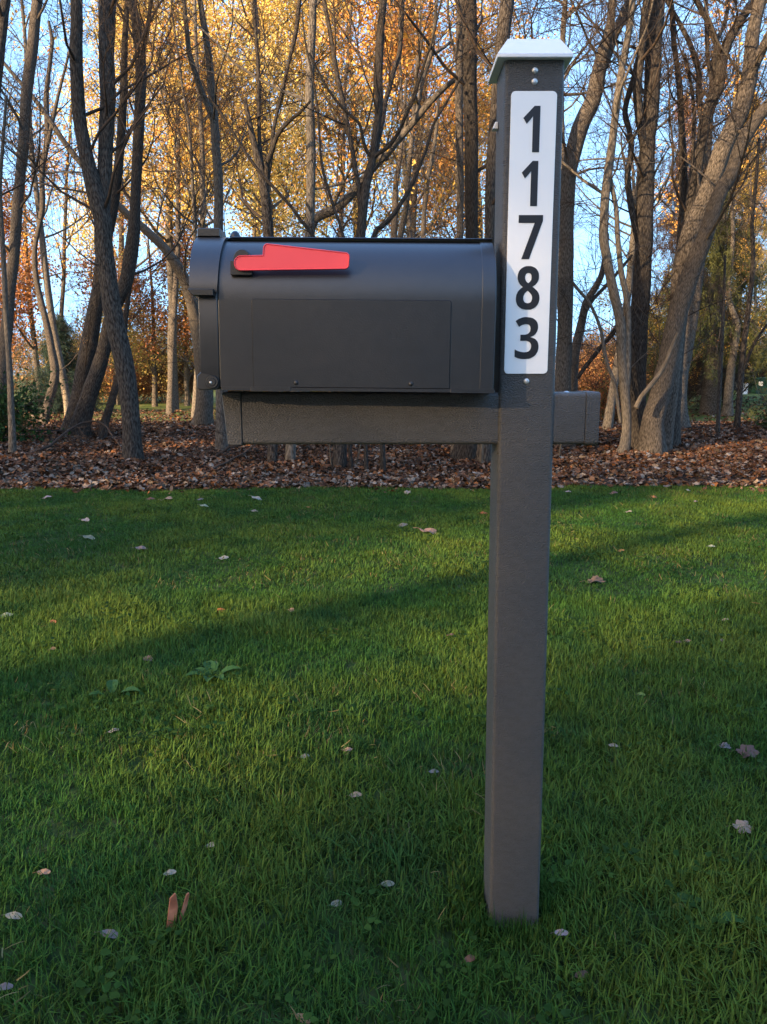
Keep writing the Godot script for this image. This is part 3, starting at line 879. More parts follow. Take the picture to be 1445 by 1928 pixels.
	traced_tree("straight slim grey trunk left of the red flag's tip", "grey", "", 1.0, Vector3(-1.10, 0, -7.74), [
		[1, 0.00,-0.06,0.00,0.059, 0.05,0.63,-0.02,0.058, 0.15,1.47,-0.03,0.054, 0.22,2.06,-0.05,0.054, 0.27,2.64,-0.07,0.053, 0.29,2.98,-0.08,0.050, 0.30,3.37,-0.10,0.053, 0.30,3.71,-0.12,0.050, 0.29,4.04,-0.13,0.049, 0.30,4.31,-0.15,0.046, 0.31,4.56,-0.17,0.046, 0.33,4.81,-0.18,0.043, 0.34,5.08,-0.20,0.043, 0.37,5.59,-0.33,0.034, 0.42,6.82,-0.60,0.013],
	])
	traced_tree("dark tree above the mailbox dividing into a fan of crooked black limbs", "dark", "", 1.0, Vector3(-0.51, 0, -7.49), [
		[1, 0.00,-0.06,0.00,0.078, 0.02,0.29,-0.01,0.072, 0.07,0.76,-0.02,0.069, 0.12,1.18,-0.04,0.065, 0.17,1.70,-0.05,0.062, 0.22,2.15,-0.06,0.058, 0.26,2.54,-0.07,0.055, 0.28,2.76,-0.08,0.052, 0.31,2.99,-0.09,0.049, 0.34,3.18,-0.11,0.046, 0.38,3.32,-0.12,0.043, 0.40,3.43,-0.13,0.040, 0.43,3.65,-0.14,0.040, 0.46,3.89,-0.15,0.043, 0.46,4.13,-0.16,0.045, 0.46,4.37,-0.18,0.045, 0.48,4.71,-0.19,0.042, 0.51,4.97,-0.20,0.042, 0.55,5.47,-0.32,0.034, 0.62,6.67,-0.56,0.013],
		[0, 0.28,2.68,-0.08,0.035, 0.26,2.91,-0.11,0.032, 0.24,3.10,-0.14,0.026, 0.20,3.32,-0.16,0.026, 0.16,3.55,-0.19,0.026, 0.12,3.74,-0.22,0.026, 0.07,4.00,-0.25,0.026, 0.02,4.22,-0.27,0.026, -0.02,4.44,-0.30,0.026, -0.05,4.63,-0.33,0.023, -0.09,4.85,-0.36,0.023, -0.13,5.05,-0.38,0.023, -0.17,5.31,-0.52,0.018, -0.27,6.05,-0.79,0.007],
		[0, 0.39,3.37,-0.13,0.026, 0.45,3.42,-0.09,0.023, 0.56,3.48,-0.05,0.023, 0.64,3.57,-0.00,0.020, 0.69,3.65,0.04,0.020, 0.76,3.79,0.08,0.019, 0.83,3.92,0.12,0.019, 0.87,4.05,0.16,0.016, 0.91,4.16,0.20,0.016, 0.95,4.27,0.25,0.013, 0.99,4.36,0.29,0.013, 1.04,4.56,0.33,0.011, 1.08,4.73,0.37,0.010, 1.11,4.85,0.30,0.008, 1.18,5.29,0.15,0.003],
		[0, 0.42,3.40,-0.13,0.029, 0.45,3.58,-0.20,0.029, 0.48,3.73,-0.26,0.029, 0.51,3.89,-0.33,0.029, 0.53,4.04,-0.40,0.026, 0.57,4.18,-0.46,0.026, 0.62,4.39,-0.53,0.026, 0.68,4.57,-0.60,0.027, 0.71,4.84,-0.66,0.021, 0.73,5.19,-0.73,0.018, 0.75,5.40,-0.87,0.014, 0.79,6.01,-1.16,0.005],
		[0, 0.39,3.38,-0.13,0.023, 0.32,3.47,-0.09,0.020, 0.28,3.62,-0.05,0.017, 0.25,3.71,-0.02,0.017, 0.13,3.80,0.02,0.017, 0.02,3.90,0.06,0.014, -0.08,4.02,0.10,0.014, -0.17,4.18,0.13,0.011, -0.25,4.32,0.17,0.011],
	])
	traced_tree("leaning sunlit limb tree crossing behind the mailbox from lower left to upper right", "pale", "gold", 0.8, Vector3(-1.15, 0, -9.81), [
		[1, 0.00,-0.06,0.00,0.091, 0.03,0.82,0.03,0.082, 0.07,1.69,0.06,0.073, 0.11,2.40,0.08,0.065, 0.15,2.88,0.11,0.061, 0.23,3.11,0.14,0.060, 0.37,3.19,0.17,0.064, 0.54,3.26,0.19,0.063, 0.71,3.41,0.22,0.063, 0.87,3.58,0.25,0.063, 1.02,3.75,0.28,0.056, 1.16,3.88,0.31,0.052, 1.35,4.08,0.33,0.048, 1.55,4.29,0.36,0.044, 1.66,4.41,0.39,0.041, 1.76,4.51,0.42,0.041, 1.93,4.67,0.44,0.034, 2.13,4.80,0.47,0.027, 2.33,4.98,0.50,0.020],
		[0, 1.58,4.33,0.36,0.038, 1.60,4.47,0.32,0.034, 1.62,4.62,0.29,0.031, 1.64,4.76,0.25,0.031, 1.69,4.93,0.21,0.031, 1.75,5.11,0.17,0.031, 1.79,5.30,0.14,0.027, 1.81,5.47,0.10,0.027, 1.83,5.83,0.06,0.024, 1.86,6.12,-0.08,0.019, 1.91,6.88,-0.36,0.007],
		[0, 1.66,4.93,0.21,0.024, 1.71,5.11,0.11,0.024, 1.82,5.22,0.01,0.021, 1.94,5.32,-0.09,0.021, 2.07,5.45,-0.19,0.018],
	])
	traced_tree("tall dark straight trunk left of the post, thickest of the close pair", "dark", "", 1.0, Vector3(0.99, 0, -8.35), [
		[1, 0.00,-0.06,0.00,0.158, 0.04,0.24,-0.01,0.138, 0.06,0.60,-0.02,0.118, 0.07,1.18,-0.02,0.097, 0.08,1.75,-0.03,0.087, 0.07,2.24,-0.04,0.079, 0.06,2.70,-0.05,0.076, 0.05,3.09,-0.05,0.078, 0.04,3.54,-0.06,0.081, 0.03,3.92,-0.07,0.083, 0.01,4.21,-0.08,0.083, 0.00,4.61,-0.08,0.083, -0.00,4.95,-0.09,0.085, -0.02,5.29,-0.10,0.085, -0.04,6.30,-0.22,0.068, -0.09,8.53,-0.47,0.025],
	])
	traced_tree("paler slim trunk close against the left of the tall dark one by the post", "brown", "", 1.0, Vector3(0.95, 0, -8.83), [
		[1, 0.00,-0.06,0.00,0.076, 0.00,0.58,-0.03,0.062, 0.00,1.45,-0.07,0.051, 0.01,2.18,-0.10,0.047, 0.01,2.79,-0.13,0.047, 0.01,3.45,-0.17,0.046, -0.01,3.97,-0.20,0.049, -0.02,4.41,-0.23,0.049, -0.02,5.03,-0.27,0.046, -0.02,5.57,-0.30,0.045, -0.02,6.12,-0.43,0.036, -0.02,7.40,-0.69,0.014],
	])
	traced_tree("dark trunk directly behind the post, showing along its left edge", "dark", "", 1.0, Vector3(1.19, 0, -7.90), [
		[1, 0.00,-0.06,0.00,0.095, 0.01,0.50,-0.02,0.081, 0.02,1.12,-0.04,0.071, 0.02,1.84,-0.05,0.064, 0.02,2.63,-0.07,0.060, 0.02,3.07,-0.09,0.063, 0.03,3.45,-0.11,0.066, 0.05,3.75,-0.13,0.068, 0.07,4.04,-0.15,0.071, 0.11,4.54,-0.16,0.074, 0.14,4.87,-0.18,0.076, 0.17,5.14,-0.20,0.076, 0.26,6.05,-0.35,0.061, 0.44,8.05,-0.66,0.023],
	])
	traced_tree("thin twin-stemmed tree in the blue gap left of the straight pair", "brown", "gold", 0.8, Vector3(0.25, 0, -13.00), [
		[1, 0.00,-0.11,0.00,0.077, -0.02,1.12,-0.03,0.072, -0.05,2.41,-0.06,0.066, -0.07,3.41,-0.09,0.065, -0.05,3.86,-0.12,0.060, -0.05,4.08,-0.15,0.056, -0.03,4.38,-0.18,0.046, 0.01,4.62,-0.21,0.042, 0.05,4.89,-0.24,0.037, 0.10,5.46,-0.27,0.028, 0.14,6.07,-0.30,0.023],
		[0, -0.05,2.78,-0.06,0.056, 0.01,3.21,0.01,0.056, 0.04,3.42,0.09,0.055, 0.10,3.72,0.16,0.055, 0.14,3.92,0.24,0.050, 0.17,4.37,0.31,0.045, 0.22,4.89,0.39,0.040, 0.26,5.49,0.46,0.030, 0.30,6.18,0.54,0.026],
	])
	traced_tree("thin curving bare tree in the blue gap beside the post pair", "pale", "", 0.9, Vector3(0.70, 0, -14.00), [
		[1, 0.00,-0.11,0.00,0.072, 0.02,1.12,-0.03,0.061, 0.03,2.50,-0.07,0.055, 0.04,3.57,-0.10,0.050, 0.06,4.05,-0.13,0.045, 0.10,4.43,-0.17,0.045, 0.13,4.72,-0.20,0.045, 0.20,5.01,-0.23,0.040, 0.28,5.57,-0.27,0.030, 0.32,6.22,-0.30,0.024],
	])
	traced_tree("arching black sapling crossing in front of the trunks above the mailbox", "dark", "", 0.5, Vector3(0.00, 0, -7.20), [
		[1, 0.00,-0.04,0.00,0.026, -0.02,0.55,-0.01,0.026, -0.06,1.23,-0.01,0.026, -0.10,1.89,-0.02,0.025, -0.11,2.51,-0.03,0.025, -0.01,2.62,-0.04,0.025, 0.11,2.74,-0.04,0.025, 0.19,2.86,-0.05,0.022, 0.28,3.00,-0.06,0.022, 0.36,3.18,-0.06,0.019, 0.44,3.38,-0.07,0.016, 0.48,3.52,-0.08,0.016, 0.53,3.66,-0.09,0.014, 0.67,3.88,-0.09,0.014, 0.81,4.11,-0.10,0.011],
	])
	traced_tree("long black sapling bowing from the left down to the top of the mailbox", "dark", "", 0.5, Vector3(-0.35, 0, -7.40), [
		[1, 0.00,-0.07,0.00,0.021, -0.05,0.53,-0.01,0.021, -0.13,1.40,-0.03,0.020, -0.27,2.14,-0.04,0.020, -0.40,2.54,-0.06,0.020, -0.54,2.72,-0.07,0.020, -0.64,2.86,-0.09,0.020, -0.77,3.00,-0.10,0.020, -0.88,3.12,-0.11,0.017, -0.98,3.23,-0.13,0.017, -1.13,3.43,-0.14,0.017, -1.26,3.64,-0.16,0.014, -1.37,3.81,-0.17,0.014, -1.47,3.95,-0.19,0.011, -1.58,4.16,-0.20,0.008],
	])
	traced_tree("slender black sapling wavering upward above the middle of the mailbox", "dark", "", 0.5, Vector3(-0.19, 0, -7.30), [
		[1, 0.00,-0.04,0.00,0.021, -0.03,0.77,-0.02,0.020, -0.12,1.68,-0.04,0.020, -0.19,2.24,-0.06,0.020, -0.24,2.54,-0.09,0.017, -0.29,2.71,-0.11,0.017, -0.34,2.84,-0.13,0.017, -0.40,3.04,-0.15,0.017, -0.45,3.21,-0.17,0.017, -0.48,3.42,-0.19,0.014, -0.49,3.63,-0.21,0.014, -0.51,3.88,-0.24,0.014, -0.56,4.20,-0.26,0.011, -0.63,4.52,-0.28,0.011, -0.66,4.83,-0.30,0.008],
	])
	traced_tree("thick ridged trunk just right of the post, leaning right into two upper limbs", "brown", "", 1.0, Vector3(2.52, 0, -9.66), [
		[1, 0.00,-0.06,0.00,0.134, -0.02,0.46,-0.01,0.115, -0.04,0.99,-0.01,0.107, -0.04,1.48,-0.02,0.102, -0.04,2.08,-0.02,0.101, -0.05,2.67,-0.03,0.100, -0.07,3.01,-0.03,0.103, -0.07,3.30,-0.04,0.103, -0.07,3.56,-0.04,0.106, -0.05,3.78,-0.05,0.109, -0.00,4.02,-0.06,0.109, 0.06,4.26,-0.06,0.109, 0.14,4.45,-0.07,0.108, 0.23,4.64,-0.07,0.105, 0.28,4.91,-0.08,0.097, 0.33,5.17,-0.08,0.086, 0.38,5.39,-0.09,0.062, 0.42,5.58,-0.09,0.052, 0.43,5.84,-0.10,0.048, 0.50,6.41,-0.21,0.038, 0.62,7.75,-0.44,0.014],
		[0, 0.28,4.88,-0.08,0.059, 0.39,5.14,-0.14,0.063, 0.48,5.40,-0.20,0.063, 0.58,5.62,-0.26,0.063, 0.67,5.81,-0.32,0.063, 0.75,5.99,-0.38,0.060, 1.04,6.61,-0.68,0.048, 1.61,8.05,-1.29,0.018],
	])
	traced_tree("slimmer stem leaning right out of the thick ridged trunk's shadow by the post", "brown", "", 1.0, Vector3(2.75, 0, -10.21), [
		[1, 0.00,-0.06,0.00,0.078, -0.00,0.50,-0.02,0.074, 0.01,1.19,-0.04,0.069, 0.03,1.42,-0.06,0.065, 0.06,1.59,-0.08,0.065, 0.12,1.87,-0.10,0.057, 0.17,2.10,-0.12,0.054, 0.28,2.28,-0.14,0.046, 0.38,2.47,-0.16,0.042, 0.43,2.77,-0.18,0.034, 0.45,3.06,-0.20,0.030],
		[0, 0.12,1.87,-0.10,0.034, 0.24,2.10,-0.14,0.031, 0.34,2.21,-0.18,0.027, 0.50,2.37,-0.22,0.027, 0.69,2.59,-0.26,0.023, 0.85,2.78,-0.30,0.019],
	])
	traced_tree("tall straight dark trunk, tallest of the clump right of the post", "dark", "", 1.0, Vector3(3.45, 0, -9.44), [
		[1, 0.00,-0.06,0.00,0.132, 0.01,0.26,-0.01,0.117, 0.01,0.54,-0.01,0.113, -0.02,1.06,-0.02,0.119, -0.03,1.66,-0.02,0.121, -0.02,1.96,-0.03,0.121, -0.01,2.26,-0.03,0.120, -0.01,2.57,-0.04,0.116, -0.01,2.84,-0.04,0.116, -0.02,3.18,-0.05,0.112, -0.02,3.54,-0.06,0.108, -0.02,3.84,-0.06,0.097, -0.02,4.11,-0.07,0.093, -0.00,4.39,-0.07,0.096, 0.00,4.67,-0.08,0.099, 0.00,4.93,-0.08,0.102, -0.01,5.21,-0.09,0.102, -0.01,5.50,-0.09,0.104, -0.01,5.75,-0.10,0.104, -0.03,6.99,-0.23,0.083, -0.07,9.69,-0.48,0.031],
		[0, -0.05,3.90,-0.06,0.055, -0.11,4.12,-0.04,0.058, -0.16,4.31,-0.01,0.058, -0.20,4.52,0.01,0.054, -0.23,4.67,0.04,0.051, -0.22,4.88,0.06,0.050, -0.21,5.14,0.09,0.047, -0.21,5.41,0.11,0.046, -0.20,5.65,0.14,0.043, -0.18,6.16,0.09,0.034, -0.15,7.37,-0.01,0.013],
		[0, -0.05,2.71,-0.04,0.053, -0.12,2.98,-0.06,0.049, -0.17,3.17,-0.08,0.045, -0.22,3.42,-0.10,0.042, -0.25,3.66,-0.12,0.038, -0.22,3.86,-0.14,0.038, -0.21,4.04,-0.16,0.038, -0.25,4.26,-0.18,0.035, -0.30,4.43,-0.20,0.035, -0.28,4.58,-0.22,0.035, -0.24,4.72,-0.24,0.038, -0.18,4.93,-0.26,0.035, -0.14,5.12,-0.28,0.035, -0.06,5.39,-0.30,0.031, 0.02,5.65,-0.32,0.027, 0.07,5.85,-0.34,0.024, 0.14,6.12,-0.46,0.019, 0.29,6.88,-0.71,0.007],
	])
	traced_tree("light grey-brown stem at the front of the right clump, bending left then right", "pale", "", 1.0, Vector3(3.13, 0, -8.96), [
		[1, 0.00,-0.06,0.00,0.094, 0.04,0.15,-0.01,0.070, 0.06,0.36,-0.03,0.059, 0.05,0.57,-0.04,0.059, 0.02,0.84,-0.05,0.062, -0.03,1.25,-0.07,0.062, -0.05,1.49,-0.08,0.062, -0.07,1.72,-0.09,0.062, -0.12,1.93,-0.10,0.062, -0.17,2.13,-0.12,0.061, -0.23,2.36,-0.13,0.061, -0.28,2.59,-0.14,0.061, -0.32,2.79,-0.16,0.061, -0.32,2.98,-0.17,0.058, -0.32,3.24,-0.18,0.057, -0.30,3.49,-0.20,0.054, -0.27,3.79,-0.21,0.054, -0.24,4.14,-0.22,0.050, -0.22,4.36,-0.23,0.047, -0.19,4.61,-0.25,0.046, -0.16,4.86,-0.26,0.043, -0.12,5.10,-0.27,0.040, -0.08,5.38,-0.29,0.039, -0.06,5.63,-0.30,0.039, -0.00,6.10,-0.42,0.031, 0.11,7.23,-0.67,0.012],
		[0, 0.03,0.64,-0.04,0.049, 0.04,1.12,-0.06,0.045, 0.03,1.52,-0.08,0.041, 0.02,1.86,-0.10,0.038, -0.02,2.13,-0.12,0.038, -0.07,2.33,-0.14,0.038, -0.11,2.59,-0.16,0.034, -0.14,2.85,-0.18,0.034, -0.17,3.18,-0.20,0.030, -0.25,3.51,-0.22,0.027, -0.28,3.76,-0.24,0.027],
	])
	traced_tree("massive tree with flared roots leaning right across the right side", "brown", "", 1.0, Vector3(3.50, 0, -8.96), [
		[1, 0.00,-0.06,0.00,0.175, 0.02,0.22,-0.00,0.146, 0.02,0.47,-0.01,0.136, 0.06,0.67,-0.01,0.132, 0.11,0.88,-0.02,0.128, 0.14,1.08,-0.02,0.127, 0.18,1.25,-0.03,0.127, 0.20,1.45,-0.03,0.127, 0.23,1.64,-0.03,0.123, 0.28,1.89,-0.04,0.119, 0.34,2.12,-0.04,0.119, 0.41,2.35,-0.05,0.111, 0.49,2.58,-0.05,0.108, 0.56,2.78,-0.05,0.101, 0.62,2.99,-0.06,0.094, 0.67,3.19,-0.06,0.090, 0.74,3.38,-0.07,0.086, 0.83,3.53,-0.07,0.086, 0.89,3.72,-0.07,0.086, 0.95,3.91,-0.08,0.082, 1.04,4.07,-0.08,0.079, 1.16,4.25,-0.09,0.075, 1.30,4.41,-0.09,0.072, 1.51,4.71,-0.10,0.065, 1.66,5.19,-0.10,0.058],
		[1, 0.31,-0.06,-0.41,0.094, 0.33,0.19,-0.42,0.102, 0.36,0.55,-0.44,0.108, 0.38,0.98,-0.45,0.115, 0.39,1.33,-0.47,0.118, 0.40,1.66,-0.48,0.121, 0.44,2.02,-0.49,0.124, 0.47,2.37,-0.51,0.131, 0.52,2.71,-0.52,0.134, 0.59,3.01,-0.54,0.130, 0.69,3.25,-0.55,0.126, 0.78,3.52,-0.57,0.125, 0.86,3.78,-0.58,0.125, 0.93,4.01,-0.59,0.121, 1.03,4.21,-0.61,0.114, 1.13,4.43,-0.62,0.107, 1.19,4.67,-0.64,0.103, 1.23,4.90,-0.65,0.096, 1.24,5.13,-0.67,0.089, 1.24,5.34,-0.68,0.085, 1.27,5.58,-0.69,0.078, 1.32,5.80,-0.71,0.075, 1.49,6.68,-0.86,0.060, 1.81,8.64,-1.17,0.022],
		[0, 1.20,4.74,-0.64,0.055, 1.23,4.93,-0.56,0.058, 1.28,5.09,-0.49,0.057, 1.32,5.25,-0.41,0.053, 1.40,5.46,-0.34,0.046],
	])
	traced_tree("three-limbed dark tree rising behind the massive leaning one", "dark", "", 1.0, Vector3(4.11, 0, -9.90), [
		[1, 0.00,-0.05,0.00,0.114, -0.00,0.60,-0.01,0.106, 0.00,1.26,-0.02,0.105, 0.03,1.92,-0.03,0.100, 0.06,2.63,-0.04,0.095, 0.08,3.20,-0.05,0.091, 0.10,3.45,-0.06,0.087, 0.14,3.78,-0.07,0.079, 0.17,4.05,-0.08,0.072, 0.21,4.30,-0.09,0.072, 0.23,4.54,-0.11,0.072, 0.30,4.71,-0.12,0.071, 0.38,4.85,-0.13,0.071, 0.41,5.06,-0.14,0.071, 0.42,5.25,-0.15,0.071, 0.49,5.46,-0.16,0.064, 0.57,5.61,-0.17,0.060, 0.66,5.76,-0.18,0.053, 0.76,5.88,-0.19,0.049, 0.86,6.03,-0.20,0.042, 1.17,6.44,-0.33,0.034, 1.78,7.45,-0.60,0.013],
		[0, 0.41,5.19,-0.15,0.043, 0.32,5.35,-0.07,0.042, 0.22,5.47,0.01,0.042, 0.12,5.59,0.09,0.038, -0.01,5.70,0.17,0.038, -0.12,5.79,0.25,0.034, -0.39,6.03,0.34,0.027, -0.94,6.70,0.51,0.010],
		[0, 0.20,4.42,-0.09,0.043, 0.18,4.58,-0.15,0.043, 0.17,4.75,-0.21,0.040, 0.17,4.95,-0.26,0.040, 0.18,5.14,-0.32,0.036, 0.12,5.36,-0.37,0.036, 0.06,5.56,-0.43,0.033, -0.03,5.75,-0.48,0.033, -0.11,5.93,-0.54,0.029, -0.23,6.14,-0.59,0.026, -0.37,6.41,-0.77,0.020, -0.64,7.14,-1.12,0.008],
		[0, 0.32,4.74,-0.12,0.032, 0.31,5.00,-0.19,0.032, 0.28,5.25,-0.27,0.029, 0.26,5.64,-0.34,0.029, 0.25,6.07,-0.42,0.025, 0.24,6.37,-0.57,0.020, 0.21,7.16,-0.88,0.008],
		[0, 0.28,4.60,-0.11,0.029, 0.34,5.01,-0.23,0.029, 0.40,5.45,-0.35,0.029, 0.49,5.66,-0.47,0.029, 0.60,5.85,-0.59,0.029, 0.67,6.19,-0.71,0.026, 0.75,6.46,-0.93,0.021, 0.93,7.20,-1.37,0.008],
	])
	traced_tree("upright slim dark tree between the straight dark trunk and the leaning giant", "dark", "", 1.0, Vector3(4.40, 0, -10.60), [
		[1, 0.00,-0.06,0.00,0.089, -0.02,0.80,-0.01,0.084, -0.03,1.58,-0.03,0.079, -0.03,2.43,-0.04,0.078, -0.04,3.17,-0.06,0.074, -0.04,3.51,-0.07,0.066, -0.06,3.80,-0.09,0.062, -0.08,4.13,-0.10,0.054, -0.11,4.44,-0.11,0.046, -0.14,4.75,-0.13,0.042, -0.17,5.06,-0.14,0.042, -0.22,5.36,-0.16,0.038, -0.28,5.67,-0.17,0.038, -0.32,5.99,-0.19,0.034, -0.35,6.27,-0.20,0.030, -0.39,6.63,-0.32,0.024, -0.46,7.54,-0.55,0.009],
		[0, -0.05,3.25,-0.06,0.031, -0.00,3.75,-0.01,0.031, 0.01,4.17,0.04,0.026, -0.02,4.51,0.09,0.026, -0.07,4.84,0.14,0.022, -0.17,5.17,0.19,0.022, -0.27,5.42,0.24,0.018],
	])
	traced_tree("broad warm-barked trunk standing farther back behind the leaning giant", "brown", "", 1.0, Vector3(5.43, 0, -13.30), [
		[1, 0.00,-0.06,0.00,0.187, -0.00,0.24,-0.01,0.167, -0.02,0.63,-0.02,0.161, -0.02,1.04,-0.02,0.161, 0.02,1.31,-0.03,0.160, 0.05,1.59,-0.04,0.165, 0.10,1.92,-0.05,0.159, 0.14,2.25,-0.05,0.149, 0.19,2.81,-0.06,0.134, 0.20,3.45,-0.07,0.114, 0.20,4.09,-0.08,0.094, 0.25,4.80,-0.08,0.075, 0.26,5.67,-0.09,0.056, 0.27,6.53,-0.10,0.041],
	])
	traced_tree("crooked brown tree on the slope with a bent pale elbow", "pale", "", 1.0, Vector3(8.13, 0, -17.45), [
		[1, 0.00,-0.06,0.00,0.113, -0.00,0.31,-0.02,0.107, 0.00,0.66,-0.03,0.100, 0.02,1.02,-0.05,0.094, 0.04,1.36,-0.06,0.087, 0.09,1.79,-0.08,0.081, 0.13,2.13,-0.09,0.074, 0.05,2.39,-0.11,0.068, -0.07,2.66,-0.12,0.062, -0.13,2.99,-0.14,0.055, -0.11,3.53,-0.15,0.049, -0.11,4.24,-0.17,0.043, -0.18,4.93,-0.18,0.036, -0.18,5.85,-0.20,0.030],
	])
	traced_tree("slim dark tree leaning right of the crooked brown one on the slope", "dark", "", 1.0, Vector3(6.71, 0, -13.70), [
		[1, 0.00,-0.06,0.00,0.051, 0.02,0.52,-0.02,0.050, 0.03,1.04,-0.04,0.055, 0.04,1.51,-0.06,0.050, 0.07,1.92,-0.08,0.050, 0.10,2.33,-0.10,0.045, 0.13,2.71,-0.12,0.044, 0.13,3.24,-0.14,0.039, 0.07,3.81,-0.16,0.034, 0.09,4.46,-0.18,0.029, 0.10,5.29,-0.20,0.024],
		[0, 0.04,1.07,-0.04,0.030, 0.13,1.46,0.03,0.030, 0.21,1.70,0.09,0.025, 0.35,1.98,0.16,0.020],
	])
	traced_tree("very thin dark sapling left of the crooked brown tree on the slope", "dark", "", 0.6, Vector3(5.70, 0, -12.11), [
		[1, 0.00,-0.06,0.00,0.036, -0.00,0.31,-0.03,0.032, -0.00,0.85,-0.06,0.032, 0.00,1.29,-0.09,0.031, -0.00,1.64,-0.11,0.031, -0.00,2.08,-0.14,0.027, 0.00,2.52,-0.17,0.022, -0.01,3.03,-0.20,0.018],
	])
	traced_tree("dead pale limb propped diagonally among the right clump", "dead", "", 0.0, Vector3(3.16, 0, -8.55), [
		[0, 0.00,0.67,0.00,0.033, 0.06,0.80,-0.02,0.030, 0.16,0.93,-0.03,0.030, 0.28,1.08,-0.05,0.030, 0.37,1.25,-0.07,0.027, 0.43,1.41,-0.08,0.026, 0.50,1.59,-0.10,0.020],
	])
	traced_tree("thin bent grey branch crossing from the thick ridged trunk to the right clump's foot", "grey", "", 0.3, Vector3(3.11, 0, -9.00), [
		[0, 0.00,0.46,0.00,0.021, -0.05,0.74,-0.01,0.024, -0.10,0.98,-0.02,0.024, -0.19,1.18,-0.03,0.024, -0.25,1.39,-0.04,0.024, -0.28,1.59,-0.06,0.021, -0.37,1.83,-0.07,0.021, -0.47,2.01,-0.08,0.021, -0.59,2.14,-0.09,0.021, -0.68,2.25,-0.10,0.020],
	])
	traced_tree("dark snapped branch leaning between the post arm and the right clump", "dark", "", 0.2, Vector3(2.67, 0, -9.60), [
		[0, 0.00,1.03,0.00,0.026, 0.09,1.17,-0.02,0.029, 0.22,1.33,-0.04,0.029, 0.34,1.49,-0.06,0.029, 0.45,1.60,-0.08,0.033, 0.53,1.73,-0.10,0.033],
	])

# ---------------------------------------------------------------- trees farther back
func wild_tree(sd: int, h: float, r: float, bark_name: String, lean: Vector3, from: float, reach: float, twig_share: float, leaf_each: int, colours: Array, leaf_share := 1.0, size := 1.0) -> Node3D:
	var rng := RandomNumberGenerator.new()
	rng.seed = sd
	var root := Node3D.new()
	var pts := PackedVector3Array()
	var rad := PackedFloat32Array()
	var p := Vector3(0, -0.15, 0)
	var d := (Vector3.UP + lean).normalized()
	var n := 14
	for i in n + 1:
		pts.append(p)
		rad.append(r * pow(1.0 - 0.93 * i / n, 0.8) + 0.004)
		d = (d + wander(rng, 0.035) + Vector3(0, 0.03, 0)).normalized()
		p += d * h / n
	var b := Buf.new()
	tube(b, pts, rad, 9, Color.WHITE, 0.15, 0.3)
	part("trunk", b.mesh(), M[bark_name], root)
	b = Buf.new()
	var tips := []
	for k in int(h * 1.4):
		var s := rng.randf_range(from, 0.97)
		var i := int(s * n)
		var at := pts[i].lerp(pts[i + 1], s * n - i)
		var a := rng.randf() * TAU
		var l := reach * (1.15 - 0.75 * s) * rng.randf_range(0.6, 1.2)
		grow(b, rng, at, Vector3(cos(a), rng.randf_range(0.25, 1.1), sin(a)).normalized(), l, clampf(l * 0.014, 0.008, rad[i] * 0.6 + 0.004), 0, tips, 0.08, 5)
	part("branches", b.mesh(), M.twig if bark_name == "dark" else M[bark_name], root, "stuff")
	twigs_of(root, rng, tips, twig_share, 1.0)
	last_tips = tips
	if leaf_each > 0:
		foliage_of(root, rng, tips.filter(func(_t): return rng.randf() < leaf_share), leaf_each, 0.28, colours, size)
	return root

func plant(root: Node3D, called: String, label: String, category: String, group: String, x: float, z: float, turn: float, grown := 1.0, copy := true) -> void:
	var o: Node3D = root.duplicate() if copy else root
	o.name = numbered(called)
	o.position = Vector3(x, rise(x, z) - 0.02, z)
	o.rotation.y = turn
	o.scale = Vector3.ONE * grown
	tag(o, label, category, group)
	add_child(o)

func conifer(sd: int, h: float, r: float, from: float, wide: float, tint: Color, hang: float, thin := 1.0) -> Node3D:
	var rng := RandomNumberGenerator.new()
	rng.seed = sd
	var root := Node3D.new()
	var b := Buf.new()
	tube(b, PackedVector3Array([Vector3(0, -0.1, 0), Vector3(0.02, h * 0.3, 0), Vector3(0, h * 0.6, 0.03), Vector3(0, h, 0)]), PackedFloat32Array([r, r * 0.8, r * 0.5, 0.01]), 10, Color.WHITE, 0.12, 0.35)
	part("trunk", b.mesh(), M.brown, root)
	b = Buf.new()
	var at := []
	var col := []
	for k in int(h * 16.0 * thin):
		var s := rng.randf_range(from, 0.98)
		var a := rng.randf() * TAU
		var l := wide * (1.05 - s) / (1.05 - from) * rng.randf_range(0.6, 1.1) + 0.15
		var pts := PackedVector3Array()
		var rad := PackedFloat32Array()
		for i in 5:
			var t := i / 4.0
			pts.append(Vector3(cos(a + t * 0.15) * l * t, h * s + l * (0.12 * t - hang * t * t), sin(a + t * 0.15) * l * t))
			rad.append(lerpf(0.006 + 0.006 * l, 0.003, t))
			for q in 2:
				if i == 0 and l > 0.8: continue
				var fr := Basis(Vector3.UP, rng.randf() * TAU) * Basis(Vector3.RIGHT, rng.randf_range(-0.9, 0.9))
				at.append(Transform3D(fr.scaled(Vector3.ONE * rng.randf_range(0.6, 1.15) * minf(1.0, 0.4 + l * 0.5)), pts[i] + wander(rng, 0.05 + 0.04 * l)))
				col.append(tint * rng.randf_range(0.6, 1.4))
		tube(b, pts, rad, 4)
	part("branches", b.mesh(), M.brown, root, "stuff")
	var n := at.size()
	for k in 2: many("needles", needle_meshes[k], M.needle, root, at.slice(n * k / 2, n * (k + 1) / 2), col.slice(n * k / 2, n * (k + 1) / 2))
	return root

